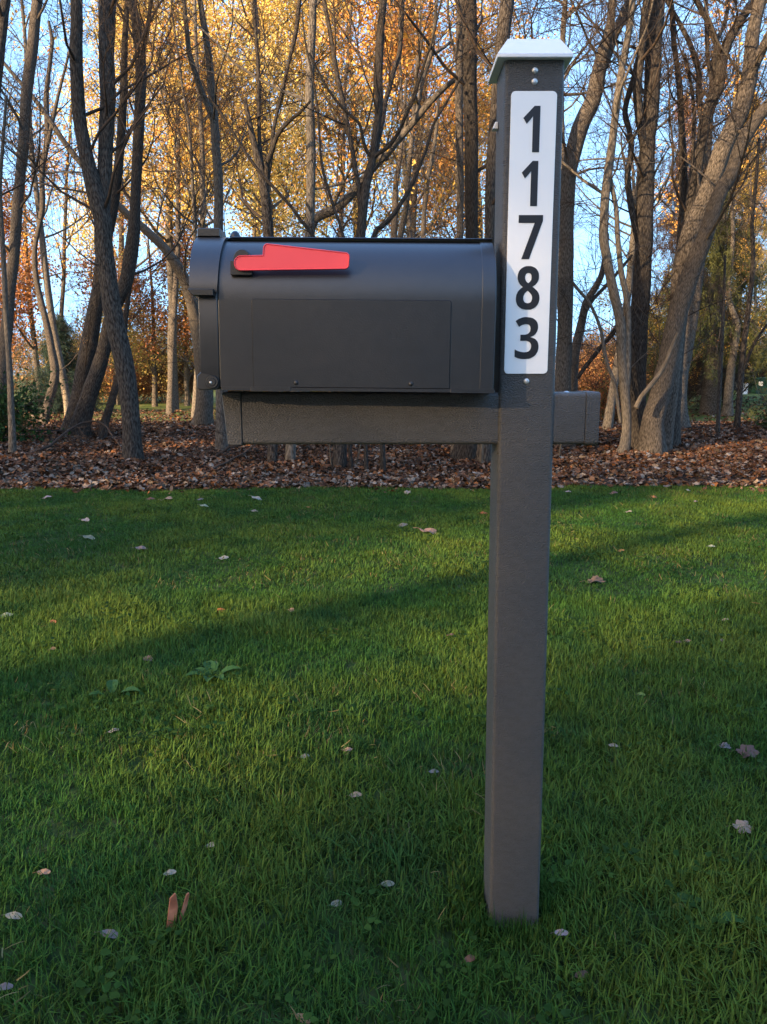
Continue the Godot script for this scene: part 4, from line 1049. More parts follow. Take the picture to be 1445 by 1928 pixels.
func bush(sd: int, h: float, wide: float, stems: int, colours: Array, leaf_each: int, size := 0.8, twig_share := 0.6) -> Node3D:
	var rng := RandomNumberGenerator.new()
	rng.seed = sd
	var root := Node3D.new()
	var b := Buf.new()
	var tips := []
	for k in stems:
		var a := rng.randf() * TAU
		var d := Vector3(cos(a) * wide / h, 1.0, sin(a) * wide / h * 0.8) * Vector3(rng.randf(), 1, rng.randf())
		grow(b, rng, Vector3(cos(a), 0, sin(a)) * rng.randf() * wide * 0.3 + Vector3(0, -0.05, 0), d.normalized(), h * rng.randf_range(0.6, 1.1), 0.006 + 0.007 * h, 0, tips, 0.02, 4)
	part("stems", b.mesh(), M.twig, root, "stuff")
	twigs_of(root, rng, tips, twig_share, 0.7)
	if leaf_each > 0:
		foliage_of(root, rng, tips, leaf_each, 0.16, colours, size)
	return root

func background() -> void:
	var gold := [Color(0.86, 0.63, 0.18), Color(0.90, 0.69, 0.22), Color(0.84, 0.57, 0.16), Color(0.86, 0.71, 0.27)]
	var amber := [Color(0.80, 0.43, 0.10), Color(0.74, 0.34, 0.08), Color(0.84, 0.52, 0.13)]
	var rust := [Color(0.46, 0.19, 0.075), Color(0.54, 0.27, 0.10), Color(0.34, 0.14, 0.065)]
	var olive := [Color(0.42, 0.32, 0.10), Color(0.52, 0.38, 0.11), Color(0.26, 0.26, 0.08), Color(0.60, 0.38, 0.12)]
	# golden crowns filling the sky above the mailbox
	var y1 := wild_tree(101, 16.0, 0.17, "pale", Vector3(0.05, 0, 0), 0.26, 4.2, 0.02, 2, gold, 0.5)
	var y2 := wild_tree(102, 15.0, 0.15, "grey", Vector3(-0.08, 0, 0.02), 0.30, 4.0, 0.02, 2, gold, 0.5)
	var y3 := wild_tree(103, 15.5, 0.16, "brown", Vector3(0.03, 0, -0.03), 0.3, 3.8, 0.02, 2, amber, 0.42)
	var far_gold := "golden trees behind the mailbox"
	plant(y1, "yellow_tree", "golden-leaved tree above the middle of the mailbox, with the densest yellow crown", "tree", far_gold, -3.0, -21.5, 0.4)
	plant(y2, "yellow_tree", "golden-leaved tree seen between the forked trunk and the mailbox door", "tree", far_gold, -6.4, -23.0, 2.1)
	plant(y1, "yellow_tree", "golden-leaved tree farthest back above the red flag", "tree", far_gold, -4.6, -27.5, 3.6, 1.1)
	plant(y3, "amber_tree", "amber-orange tree behind the fan of black limbs left of the post", "tree", far_gold, 0.8, -23.0, 5.0)
	plant(y2, "yellow_tree", "pale yellow tree behind the fan of black limbs, farther back than the amber one", "tree", far_gold, -0.6, -29.0, 1.0, 1.1)
	plant(y3, "amber_tree", "thin amber tree just left of the house-number post, far behind it", "tree", far_gold, 3.3, -27.0, 2.2, 0.95)
	plant(y2, "yellow_tree", "sparse golden tree behind the top of the stout forked trunk on the left", "tree", far_gold, -9.8, -28.0, 4.1, 0.95)
	y1.free(); y2.free(); y3.free()
	# rusty oaks low on the left
	var o1 := wild_tree(111, 7.0, 0.10, "brown", Vector3(0.04, 0, 0), 0.12, 2.7, 0.1, 2, rust, 0.6)
	plant(o1, "rust_tree", "rust-red low tree between the left edge and the stout forked tree", "tree", "rusty small trees on the left", -10.2, -22.5, 0.0)
	plant(o1, "rust_tree", "rust-brown low tree behind the stout forked trunk's right side", "tree", "rusty small trees on the left", -7.4, -24.5, 2.4, 0.85)
	plant(o1, "rust_tree", "dull rust tree at the far left edge behind the slim pale stem", "tree", "rusty small trees on the left", -12.6, -23.5, 4.0, 0.8)
	o1.free()
	var g1 := wild_tree(113, 6.2, 0.09, "pale", Vector3(0, 0, 0), 0.1, 2.4, 0.1, 2, olive, 0.65)
	plant(g1, "olive_tree", "olive-leaved small tree behind the mailbox door", "tree", "olive small trees beyond the leaf litter", -6.6, -25.5, 0.6)
	plant(g1, "olive_tree", "olive-leaved small tree left of the leaning bare trunk, behind the thin wavy tree", "tree", "olive small trees beyond the leaf litter", -9.2, -26.5, 2.9, 0.85)
	plant(g1, "olive_tree", "olive-leaved small tree hidden behind the mailbox body", "tree", "olive small trees beyond the leaf litter", -2.6, -25.0, 4.4, 0.9)
	plant(g1, "olive_tree", "olive-gold small tree between the mailbox and the thick straight trunk", "tree", "olive small trees beyond the leaf litter", 0.9, -27.0, 5.4, 1.05)
	g1.free()
	# conifers
	plant(conifer(121, 3.4, 0.06, 0.06, 1.2, Color(0.035, 0.06, 0.042), 0.3, 2.0), "spruce", "small dark blue-green spruce behind the thin wavy tree on the left", "tree", "", -8.75, -20.5, 0.0, 0.8, false)
	plant(conifer(122, 5.6, 0.19, 0.3, 2.6, Color(0.085, 0.09, 0.028), 0.65, 0.95), "conifer", "dark conifer on the slope with drooping boughs and a broad sunlit trunk", "tree", "", 8.0, -18.2, 1.0, 1.0, false)
	plant(conifer(123, 11.0, 0.16, 0.4, 1.15, Color(0.50, 0.34, 0.08), 0.35, 1.0), "conifer", "tall conifer tinted sunlit gold, far behind the massive leaning tree", "tree", "", 13.4, -29.5, 2.0, 1.0, false)  # gold of the low sun is put into the needle tint
	plant(conifer(124, 12.5, 0.13, 0.3, 1.7, Color(0.36, 0.17, 0.09), 0.15, 0.7), "larch", "pinkish half-bare larch far behind, between the straight dark trunk and the leaning giant", "tree", "", 12.9, -35.0, 0.4, 1.0, false)
	plant(conifer(125, 2.6, 0.05, 0.05, 1.0, Color(0.06, 0.085, 0.02), 0.3, 1.6), "small_conifer", "small green conifer beyond the end of the post's arm", "tree", "", 8.6, -27.0, 0.0, 1.0, false)
	# bare trees
	var rng := RandomNumberGenerator.new()
	rng.seed = 77
	var none := []
	var bare := [wild_tree(131, 10.5, 0.085, "pale", Vector3(0.08, 0, 0), 0.3, 2.4, 0.12, 0, none), wild_tree(132, 12.0, 0.10, "brown", Vector3(-0.06, 0, 0), 0.25, 2.6, 0.12, 0, none), wild_tree(133, 9.0, 0.06, "grey", Vector3(0.1, 0, 0.05), 0.3, 2.0, 0.12, 0, none), wild_tree(134, 11.0, 0.075, "brown", Vector3(-0.1, 0, 0), 0.35, 2.2, 0.12, 1, amber, 0.15)]
	var spots := [
		[-8.6, -15.0, 3, "nearer slender brown bare background tree off the left edge"],
		[-11.6, -19.5, 1, "farther brown bare background tree off the left edge"],
		[-6.9, -16.2, 0, "nearest slim pale bare background tree between the thin wavy tree and the flaky leaning tree"],
		[-9.3, -21.5, 3, "farthest slender brown bare background tree between the thin wavy tree and the flaky leaning tree"],
		[-5.6, -19.5, 3, "slender brown bare background tree between the forked trunk and the olive tree"],
		[-4.05, -16.4, 2, "nearest thin grey bare background tree between the olive tree and the mailbox door"],
		[-4.5, -17.6, 0, "farthest slim pale bare background tree between the olive tree and the mailbox door"],
		[-1.4, -18.5, 3, "slender brown bare background tree between the slim trunk and the fan of black limbs"],
		[0.5, -19.5, 1, "brown bare background tree between the fan of black limbs and the straight trunk pair"],
		[3.4, -19.5, 2, "nearer thin grey bare background tree between the straight trunk pair and the mailbox post"],
		[2.4, -20.5, 0, "farther slim pale bare background tree between the straight trunk pair and the mailbox post"],
		[3.9, -15.5, 1, "nearer brown bare background tree between the mailbox post and the thick ridged trunk"],
		[4.1, -13.2, 0, "nearer slim pale bare background tree between the thick ridged trunk and the pale clump stem"],
		[6.4, -19.0, 2, "thin grey bare background tree between the pale clump stem and the tall dark trunk"],
		[9.2, -21.5, 3, "nearest slender brown bare background tree between the massive leaning tree and the conifer trunk"],
		[10.2, -24.5, 0, "middle slim pale bare background tree between the massive leaning tree and the conifer trunk"],
		[11.4, -27.0, 1, "farthest brown bare background tree between the massive leaning tree and the conifer trunk"],
		[12.4, -25.5, 3, "slender brown bare background tree between the crooked brown tree and the right edge"],
		[8.9, -16.2, 2, "thin grey bare background tree off the right edge"]]
	for s in spots:
		plant(bare[s[2]], "bare_tree", s[3], "tree", "thin bare trees far back in the wood", s[0], s[1], rng.randf() * TAU, rng.randf_range(0.8, 1.15))
	for t in bare: t.free()
	# undergrowth
	var b1 := bush(141, 1.5, 1.3, 12, olive, 1)
	var b2 := bush(142, 1.7, 1.5, 12, [Color(0.62, 0.28, 0.10), Color(0.68, 0.36, 0.13), Color(0.44, 0.21, 0.09)], 1)
	var b3 := bush(143, 1.6, 1.2, 16, [Color(0.16, 0.14, 0.07)], 0)
	var i := 0
	for s in [[-13.2, -25.0, "olive shrub in the thicket far behind the slim pale stem at the left edge"],
		[-11.2, -27.0, "brown shrub in the thicket behind the thin wavy tree"],
		[-8.2, -28.5, "olive-brown shrub behind the foot of the dark leaning trees on the left"],
		[-6.8, -27.5, "bare twiggy shrub left of the leaning bare trunk's foot"],
		[-5.2, -29.0, "orange-brown shrub beyond the grass strip left of the mailbox door"],
		[-3.5, -28.0, "olive shrub straight behind the mailbox door"],
		[-1.4, -30.0, "brown shrub hidden behind the mailbox's middle"],
		[0.6, -28.5, "bare shrub far behind the mailbox's right half"],
		[2.4, -30.5, "orange-brown shrub behind the straight trunk pair left of the post"],
		[4.4, -29.0, "olive shrub behind the post, far back"],
		[-9.8, -30.0, "farther brown shrub behind the stout forked trunk"],
		[-12.0, -31.0, "bare shrub farthest off at the left, beyond the rust trees"]]:
		plant([b2, b1, b2, b3][i % 4], "shrub", s[2], "shrub", "shrubs in the thicket beyond the wood", s[0], s[1], i * 1.7, 0.8 + 0.12 * (i % 4))
		i += 1
	for s in [[6.9, -24.0, 1.0, "orange-brown sunlit shrub just past the end of the post's arm"],
		[8.1, -28.5, 1.15, "orange sunlit shrub seen between the ridged trunk and the right clump"],
		[9.7, -31.0, 1.2, "orange sunlit shrub hidden behind the tall dark trunk of the clump"],
		[13.4, -33.0, 1.3, "orange sunlit shrub behind the green bin"],
		[15.2, -31.0, 1.3, "orange sunlit shrub at the right edge beyond the bin"],
		[15.0, -35.5, 1.5, "tallest orange shrub, farthest off behind the bin"]]:
		plant(b2, "orange_shrub", s[3], "shrub", "orange shrubs on the right slope", s[0], s[1], s[0], s[2])
	plant(b3, "bare_shrub", "grey twiggy shrub left of the conifer's sunlit trunk", "shrub", "", 7.5, -19.2, 1.0, 0.95)
	plant(b3, "bare_shrub", "grey twiggy shrub right of the conifer's trunk, behind the crooked brown tree", "shrub", "", 9.4, -20.8, 2.6, 0.9)
	var glow := bush(145, 3.6, 2.2, 14, [Color(0.66, 0.42, 0.08), Color(0.6, 0.36, 0.07)], 2)
	plant(glow, "yellow_shrub", "bright yellow shrub glowing behind the broad warm-barked trunk", "shrub", "", 11.7, -29.0, 0.0, 1.0, false)
	var low := bush(146, 0.8, 0.7, 8, [Color(0.22, 0.15, 0.04), Color(0.40, 0.13, 0.04)], 1, 0.6)
	plant(low, "low_shrub", "low orange and green shrub beside the end of the post's arm", "shrub", "", 5.15, -16.6, 0.0, 1.0, false)
	var green := bush(147, 0.75, 0.55, 9, [Color(0.030, 0.075, 0.018), Color(0.045, 0.10, 0.022)], 1, 0.75, 0.2)
	plant(green, "green_shrub", "green-leaved shrub at the left edge beside the slim pale stem", "shrub", "", -5.95, -10.4, 0.0, 1.0, false)
	var green2 := bush(148, 0.45, 0.4, 7, [Color(0.035, 0.06, 0.018)], 1, 0.6, 0.3)
	plant(green2, "green_shrub", "low dark green shrub at the right edge below the slope", "shrub", "", 7.35, -13.3, 0.0, 1.0, false)
	b1.free(); b2.free(); b3.free()
	# the far wood: one brown and olive mass beyond the field
	var far := Node3D.new()
	far.name = "far_wood"
	far.set_meta("kind", "stuff")
	tag(far, "far brown and olive wood closing the view", "woodland")
	add_child(far)
	var at := []
	var col := []
	var tw := []
	var twc := []
	for k in 5200:
		var x := rng.randf_range(-45, 45)
		var z := rng.randf_range(-62, -44)
		var top := (3.2 + 1.6 * lumps.get_noise_1d(x * 0.25) if x < 3.0 else 1.3 + 0.5 * lumps.get_noise_1d(x * 0.5)) * (0.8 + (-44 - z) * 0.02)
		var y := top * sqrt(rng.randf())
		at.append(Transform3D(frame_of(wander(rng, 1).normalized(), rng.randf() * TAU).scaled(Vector3.ONE * rng.randf_range(1.2, 2.2)), Vector3(x, y, z)))
		var all := [Color(0.48, 0.27, 0.12), Color(0.34, 0.26, 0.10), Color(0.58, 0.31, 0.12), Color(0.24, 0.21, 0.10)]
		col.append(all[rng.randi() % 4] * rng.randf_range(0.6, 1.2))
		if k % 3 == 0:
			tw.append(Transform3D(frame_of((Vector3.UP + wander(rng, 0.35)).normalized(), rng.randf() * TAU).scaled(Vector3.ONE * rng.randf_range(1.5, 2.6)), Vector3(x, y * 0.7, z)))
			twc.append(Color(1.2, 1.0, 0.85) * rng.randf_range(0.7, 1.3))
	many("foliage", leafy_meshes[0], M.leaf, far, at, col)
	many("twigs", twig_meshes[1], M.twig, far, tw, twc)

# unseen trees behind the viewpoint, their leaves arranged to pattern the low sun
func shade_trees() -> void:
	var rng := RandomNumberGenerator.new()
	rng.seed = 5
	var cols := [Color(0.3, 0.16, 0.06), Color(0.35, 0.2, 0.05)]
	for k in 12:
		var s := -12.5 + 2.5 * k + (0.06 * (k - 7) * (k - 7) if k > 7 else 0.0)  # the last trees extend the row to darken what the box reflects
		var far := 25.0 + rng.randf_range(-2.0, 3.0)
		var o := wild_tree(151 + k, rng.randf_range(12.0, 14.5), 0.2, "dark", Vector3.ZERO, 0.08, 4.2, 0.12, 0, cols)
		var turn := k * 1.3
		var base := Vector3(0.25 - far * 0.766 + s * 0.643, 0, far * 0.643 + s * 0.766)
		var at := []
		var col := []
		for t in last_tips:
			for q in 8:
				var p: Vector3 = t[0] + wander(rng, 0.35)
				var w := base + p.rotated(Vector3.UP, turn)
				var across := w.x * 0.643 + w.z * 0.766 + 0.12 * sin(w.y * 1.7)
				if absf(across + 2.15) < 0.62 or absf(across + 0.92) < 0.46: continue      # leaves left out so two sun streaks reach the lawn
				if rng.randf() < (0.0 if absf(across - 0.25) < 0.75 else 0.42): continue  # leaves kept dense before the post to hold direct sun off it
				at.append(Transform3D(frame_of(wander(rng, 1.0).normalized(), rng.randf() * TAU).scaled(Vector3.ONE * rng.randf_range(0.55, 0.85)), p))
				col.append(cols[rng.randi() % 2])
		many("foliage", leafy_meshes[k % 4], M.leaf, o, at, col)
		plant(o, "shade_tree", "tall unseen tree across the road behind the viewpoint, leafed to shape shade and reflections", "tree", "trees behind the viewpoint", base.x, base.z, turn, 1.0, false)

# unseen conifers added behind the viewpoint to darken what the box reflects
func reflection_conifers() -> void:
	var a := conifer(161, 8.0, 0.16, 0.04, 2.4, Color(0.07, 0.075, 0.03), 0.3, 1.8)
	for k in 9:
		plant(a, "added_conifer", "dark unseen conifer added behind the viewpoint to darken the box reflections", "tree", "added conifers behind the viewpoint", -5.5 + 3.4 * k, 15.5 + 0.8 * sin(k * 2.1), k * 1.9, 0.9 + 0.2 * absf(sin(k * 1.3)))
	a.free()

# ---------------------------------------------------------------- grass and leaves
func tuft(rng: RandomNumberGenerator, blades: int, spread: float, tall: float, wide: float) -> ArrayMesh:
	var b := Buf.new()
	for i in blades:
		var a := rng.randf() * TAU
		var at := Vector3(rng.randfn() * spread, -0.005, rng.randfn() * spread)
		var side := Vector3(cos(a), 0, sin(a))
		var fwd := Vector3(-sin(a), 0, cos(a))
		var h := tall * rng.randf_range(0.5, 1.25)
		var lean := rng.randf_range(0.1, 0.95)
		var w := wide * rng.randf_range(0.6, 1.2)
		var g := rng.randf_range(0.5, 1.55)
		var col := Color(g * rng.randf_range(0.8, 1.4), g, g * rng.randf_range(0.7, 1.2))
		var dry := rng.randf() < 0.06
		if dry: col = Color(4.2, 2.1, 2.4) * g
		var last := []
		for k in 4:
			var t := k / 3.0
			var p := at + fwd * (lean * h * t * t) + Vector3(0, h * t * (1.0 - 0.35 * lean * t), 0)
			var ww := w * (1.0 - 0.25 * t) if k < 3 else 0.0
			var nn := (Vector3(0, 0.35 + lean * t, 0) - fwd * (1.0 - 0.5 * t)).normalized()
			if k < 3:
				var l := b.add(p - side * ww * 0.5, (nn - side * 0.35).normalized(), Vector2.ZERO, col)
				b.add(p + side * ww * 0.5, (nn + side * 0.35).normalized(), Vector2.ZERO, col)
				if k > 0:
					b.tri(l - 2, l + 1, l)
					b.tri(l - 2, l - 1, l + 1)
			else:
				var l := b.add(p, nn, Vector2.ZERO, col)
				b.tri(l - 2, l - 1, l)
	return b.mesh()

func broadleaf(rng: RandomNumberGenerator) -> ArrayMesh:
	var b := Buf.new()
	for i in 5:
		var a := TAU * i / 5 + rng.randf()
		var out := Vector3(cos(a), 0, sin(a))
		var side := Vector3(-sin(a), 0, cos(a))
		var h := rng.randf_range(0.02, 0.05)
		var c := out * rng.randf_range(0.012, 0.035) + Vector3(0, h, 0)
		var r := rng.randf_range(0.005, 0.0095)
		var tilt := Vector3(0, rng.randf_range(-0.5, 0.4), 0)
		var ring := []
		for k in 7:
			var q := TAU * k / 7
			ring.append(c + (out + tilt) * cos(q) * r + side * sin(q) * r * 0.8 + Vector3(0, 0.002 * sin(q * 2.0), 0))
		ring.reverse()
		var g := rng.randf_range(0.8, 1.3)
		b.poly(ring, Color(g, g, g))
	return b.mesh()

func lawn_grass() -> void:
	var rng := RandomNumberGenerator.new()
	rng.seed = 9
	var root := Node3D.new()
	root.name = "grass"
	tag(root, "short green grass of the lawn, in shade with low sun streaking across", "grass", "", "stuff")
	add_child(root)
	var patch := FastNoiseLite.new()
	patch.seed = 3
	patch.frequency = 0.8
	patch.fractal_octaves = 3
	var near_tufts := []
	for k in 5: near_tufts.append(tuft(rng, 16, 0.020, 0.044, 0.0031))
	var far_tufts := []
	for k in 3: far_tufts.append(tuft(rng, 18, 0.036, 0.036, 0.0042))
	for zone in [[0, near_tufts, -2.4, 1.1, 2.6, 36000], [1, far_tufts, -6.3, -2.4, 8.0, 52000], [2, far_tufts, -2.4, 3.5, 8.0, 9000]]:
		var sets: Array = zone[1]
		var at := []
		var col := []
		for k in sets.size():
			at.append([])
			col.append([])
		for i in zone[5]:
			var z := rng.randf_range(zone[2], zone[3])
			var x: float = rng.randf_range(-zone[4], zone[4])
			if zone[0] == 0: x += 0.0
			if zone[0] == 2 and absf(x) < 2.6 and z < 1.1: continue
			if z < edge_of_lawn(x) + rng.randf_range(-0.05, 0.06): continue
			if absf(x - 0.266) < 0.066 and absf(z) < 0.058: continue
			var k := rng.randi() % sets.size()
			var v := patch.get_noise_2d(x, z)
			var u := patch.get_noise_2d(x * 2.6 + 40.0, z * 2.6)
			var s := rng.randf_range(0.75, 1.2) * (1.0 + 0.35 * v)
			at[k].append(Transform3D(Basis(Vector3.UP, rng.randf() * TAU).scaled(Vector3(1, 1, 1) * s), Vector3(x, rise(x, z), z)))
			var base := Color(0.038, 0.098, 0.018).lerp(Color(0.108, 0.152, 0.024), clampf(0.35 + v * 0.9, 0, 1)).lerp(Color(0.021, 0.072, 0.021), clampf(u * 1.2, 0, 0.8))
			col[k].append(base * rng.randf_range(0.75, 1.25))
		for k in sets.size():
			many("tufts", sets[k], M.grass, root, at[k], col[k])
	var straw := tuft(rng, 9, 0.03, 0.035, 0.0022)
	var ats := []
	var cols := []
	for i in 5200:
		var z := rng.randf_range(-6.0, 1.1)
		var x := rng.randf_range(-4.5, 4.5)
		var v := patch.get_noise_2d(x * 0.9 + 70.0, z * 0.9)
		if v < 0.12 and rng.randf() > 0.12: continue
		ats.append(Transform3D(frame_of((Vector3.UP + wander(rng, 0.5)).normalized(), rng.randf() * TAU).scaled(Vector3.ONE * rng.randf_range(0.6, 1.2)), Vector3(x, rise(x, z) + 0.004, z)))
		cols.append(Color(0.21, 0.165, 0.075) * rng.randf_range(0.5, 1.1))
	many("straw", straw, M.grass, root, ats, cols)
	ats = []
	cols = []
	for i in 90:
		var a := rng.randf() * TAU
		var r := rng.randf_range(0.0, 0.035)
		var x: float = 0.265 + clampf(cos(a) * 0.09, -0.062, 0.062) + cos(a) * r
		var z: float = clampf(sin(a) * 0.09, -0.06, 0.06) + sin(a) * r
		ats.append(Transform3D(Basis(Vector3.UP, rng.randf() * TAU).scaled(Vector3(0.8, rng.randf_range(1.0, 1.7), 0.8)), Vector3(x, rise(x, z), z)))
		cols.append(Color(0.035, 0.085, 0.016) * rng.randf_range(0.7, 1.3))
	many("tufts", near_tufts[1], M.grass, root, ats, cols)
	var bl := broadleaf(rng)
	var at2 := []
	var col2 := []
	for i in 2600:
		var z := rng.randf_range(-4.5, 1.0)
		var x := rng.randf_range(-3.5, 3.5)
		if patch.get_noise_2d(x * 1.5 - 20.0, z * 1.5) < 0.05: continue
		at2.append(Transform3D(Basis(Vector3.UP, rng.randf() * TAU).scaled(Vector3.ONE * rng.randf_range(0.7, 1.3)), Vector3(x, rise(x, z) + 0.005, z)))
		col2.append(Color(0.034, 0.070, 0.012) * rng.randf_range(0.7, 1.3))
	many("clover", bl, M.grass, root, at2, col2)

func leaf_litter() -> void:
	var rng := RandomNumberGenerator.new()
	rng.seed = 13
	var root := Node3D.new()
	root.name = "leaf_litter"
	tag(root, "brown and grey dead leaves covering the woodland floor", "fallen leaves", "", "stuff")
	add_child(root)
	var hues := [Color(0.23, 0.115, 0.062), Color(0.17, 0.085, 0.050), Color(0.29, 0.17, 0.105), Color(0.35, 0.26, 0.19), Color(0.36, 0.15, 0.06), Color(0.11, 0.06, 0.04), Color(0.26, 0.12, 0.065), Color(0.40, 0.32, 0.25)]
	var at := [[], [], [], [], [], []]
	var col := [[], [], [], [], [], []]
	for i in 115000:
		var d := pow(rng.randf(), 1.25)
		var z := lerpf(-5.6, -22.0, d)
		var half := 5.4 + 0.62 * (-z - 6.0)
		var x := rng.randf_range(-half, half)
		var e := edge_of_lawn(x)
		if z > e + rng.randf_range(-0.10, 0.10) + 0.12 * lumps.get_noise_1d(x * 2.0) + (0.5 * rng.randf() if rng.randf() < 0.03 else 0.0): continue
		var bare := smoothstep(0.05, 0.2, e - z) * smoothstep(0.55, 0.4, e - z) * smoothstep(-0.6, 0.9, x + lumps.get_noise_1d(x) * 0.8)
		if rng.randf() < bare * 0.85: continue
		if z < -16.0 and rng.randf() < 0.6: continue
		var k := rng.randi() % 6
		var size := rng.randf_range(0.04, 0.085)
		var fr := Basis(Vector3.UP, rng.randf() * TAU) * Basis(Vector3(1, 0, 0), rng.randfn() * 0.6) * Basis(Vector3(0, 0, 1), rng.randfn() * 0.35)
		if rng.randf() < 0.4: fr = fr * Basis(Vector3(1, 0, 0), PI)
		at[k].append(Transform3D(fr.scaled(Vector3.ONE * size), Vector3(x, rise(x, z) + 0.012 + rng.randf() * 0.045, z)))
		var pick := rng.randi() % 8
		if pick == 7 and rng.randf() < 0.5: pick = 5
		if z > e - 0.9 and rng.randf() < 0.2: pick = 3 if rng.randf() < 0.6 else 7
		col[k].append(hues[pick] * rng.randf_range(0.22, 0.75))
	for k in 6:
		many("leaves", litter_meshes[k], M.dry, root, at[k], col[k])

func lawn_leaf(label: String, group: String, x: float, z: float, shape: int, size: float, colour: Color, turn: Vector3, lift := 0.03, called := "fallen_leaf") -> void:
	var o := part(called, litter_meshes[shape], dry_of(colour), self)
	o.position = Vector3(x, rise(x, z) + lift, z)
	o.rotation = turn
	o.scale = Vector3.ONE * size
	tag(o, label, "leaf", group)

func dry_of(c: Color) -> StandardMaterial3D:
	var key := "dry_%d_%d_%d" % [int(c.r * 100), int(c.g * 100), int(c.b * 100)]
	if not M.has(key):
		var m := mat(c, 0.75, false, 0.35)
		m.backlight_enabled = true
		m.backlight = Color(0.35, 0.35, 0.35)
		M[key] = m
	return M[key]


# ---------------------------------------------------------------- single leaves on the lawn, and small things
func lawn_leaves() -> void:
	lawn_leaf("white curled leaf on the far left of the lawn, larger of the two there", "", -2.249, -4.407, 3, 0.091, Color(0.20, 0.17, 0.16), Vector3(0.50, -0.58, 0.03), 0.024)
	lawn_leaf("grey tent-shaped leaf just below the white curled one on the left lawn", "", -1.973, -3.725, 4, 0.089, Color(0.13, 0.14, 0.09), Vector3(0.40, -0.27, -0.20), 0.024)
	lawn_leaf("tan leaf with an orange flank on the left lawn, right of the grey tent-shaped leaf", "", -1.519, -3.385, 4, 0.076, Color(0.20, 0.13, 0.11), Vector3(0.50, 0.36, -0.18), 0.024)
	lawn_leaf("bright white crumpled leaf on the lawn below the mailbox door", "", -0.945, -3.099, 5, 0.061, Color(0.21, 0.20, 0.17), Vector3(0.60, 0.13, 0.10), 0.024)
	lawn_leaf("pale grey-green leaf by the leaf bed's edge at the far left", "", -2.979, -5.459, 3, 0.086, Color(0.22, 0.17, 0.16), Vector3(0.30, 0.38, 0.27), 0.024)
	lawn_leaf("brown curled leaf by the leaf bed's edge below the stout forked tree", "", -2.051, -5.430, 4, 0.075, Color(0.12, 0.05, 0.04), Vector3(0.50, 0.42, 0.01), 0.024)
	lawn_leaf("long flat tan leaf right beside the brown curled one near the leaf bed", "", -1.915, -5.430, 0, 0.128, Color(0.22, 0.15, 0.10), Vector3(0.10, -0.23, 0.19), 0.024)
	lawn_leaf("small grey leaf near the leaf bed below the mailbox door", "", -1.598, -5.370, 5, 0.058, Color(0.12, 0.10, 0.10), Vector3(0.40, 0.18, 0.12), 0.024)
	lawn_leaf("small white leaf just in front of the small grey one near the leaf bed", "", -1.497, -5.061, 3, 0.076, Color(0.19, 0.21, 0.14), Vector3(0.40, -0.07, -0.19), 0.024)
	lawn_leaf("white leaf by the leaf bed's edge below the arm's left half", "", -1.111, -5.400, 3, 0.106, Color(0.21, 0.20, 0.17), Vector3(0.30, -0.48, -0.26), 0.024)
	lawn_leaf("tan leaf a step nearer than the white one below the arm", "", -1.035, -4.803, 3, 0.068, Color(0.21, 0.16, 0.10), Vector3(0.40, 0.52, -0.13), 0.024)
	lawn_leaf("thin orange-brown leaf near the leaf bed below the middle of the arm", "", -0.611, -4.930, 5, 0.065, Color(0.22, 0.09, 0.02), Vector3(0.20, 0.55, -0.29), 0.024)
	lawn_leaf("large cream leaf cut by the left edge of the picture", "", -1.736, -2.018, 5, 0.072, Color(0.19, 0.20, 0.13), Vector3(0.40, 0.44, 0.11), 0.022)
	lawn_leaf("upright rust-red leaf in the grass at the left", "", -1.479, -1.930, 5, 0.038, Color(0.16, 0.06, 0.03), Vector3(1.30, -0.14, 0.28), 0.022)
	lawn_leaf("orange star-shaped leaf standing in the sunlit grass left of the post", "", -0.755, -2.050, 0, 0.045, Color(0.25, 0.08, 0.02), Vector3(0.80, 0.37, 0.30), 0.022)
	lawn_leaf("pale orange leaf in the sunlit grass between the star-shaped leaf and the post", "", -0.431, -2.067, 0, 0.039, Color(0.23, 0.14, 0.09), Vector3(0.60, -0.53, 0.14), 0.022)
	lawn_leaf("dull brown leaf sunk in the grass at the left", "", -1.332, -1.550, 4, 0.049, Color(0.11, 0.07, 0.04), Vector3(0.30, -0.30, 0.30), 0.022)
	lawn_leaf("torn brown leaf in the grass below the star-shaped one", "", -0.900, -1.397, 2, 0.042, Color(0.09, 0.06, 0.04), Vector3(0.40, -0.36, -0.18), 0.022)
	lawn_leaf("dark-sided curled leaf on the lawn left of the post", "", 0.137, -4.195, 5, 0.088, Color(0.14, 0.12, 0.09), Vector3(0.50, 0.47, 0.20), 0.024)
	lawn_leaf("long flat tan oak leaf on the lawn left of the post", "", 0.319, -3.978, 0, 0.145, Color(0.23, 0.13, 0.09), Vector3(0.10, -0.35, -0.16), 0.024)
	lawn_leaf("orange-tan leaf touching the post's left edge on the far lawn", "", 0.795, -4.729, 5, 0.087, Color(0.29, 0.08, 0.02), Vector3(0.30, 0.59, -0.06), 0.024)
	lawn_leaf("tiny white leaf near the leaf bed just right of the post", "", 1.704, -5.774, 4, 0.056, Color(0.25, 0.20, 0.18), Vector3(0.40, -0.14, -0.04), 0.024)
	lawn_leaf("dark brown leaf near the leaf bed right of the post", "", 2.098, -5.677, 3, 0.077, Color(0.12, 0.06, 0.05), Vector3(0.50, 0.19, 0.18), 0.024)
	lawn_leaf("bright orange leaf near the leaf bed on the right", "", 2.393, -5.459, 4, 0.064, Color(0.27, 0.10, 0.03), Vector3(0.60, 0.36, -0.10), 0.024)
	lawn_leaf("cream leaf at the leaf bed's edge on the right", "", 2.862, -5.907, 5, 0.057, Color(0.19, 0.17, 0.14), Vector3(0.60, 0.20, -0.27), 0.024)
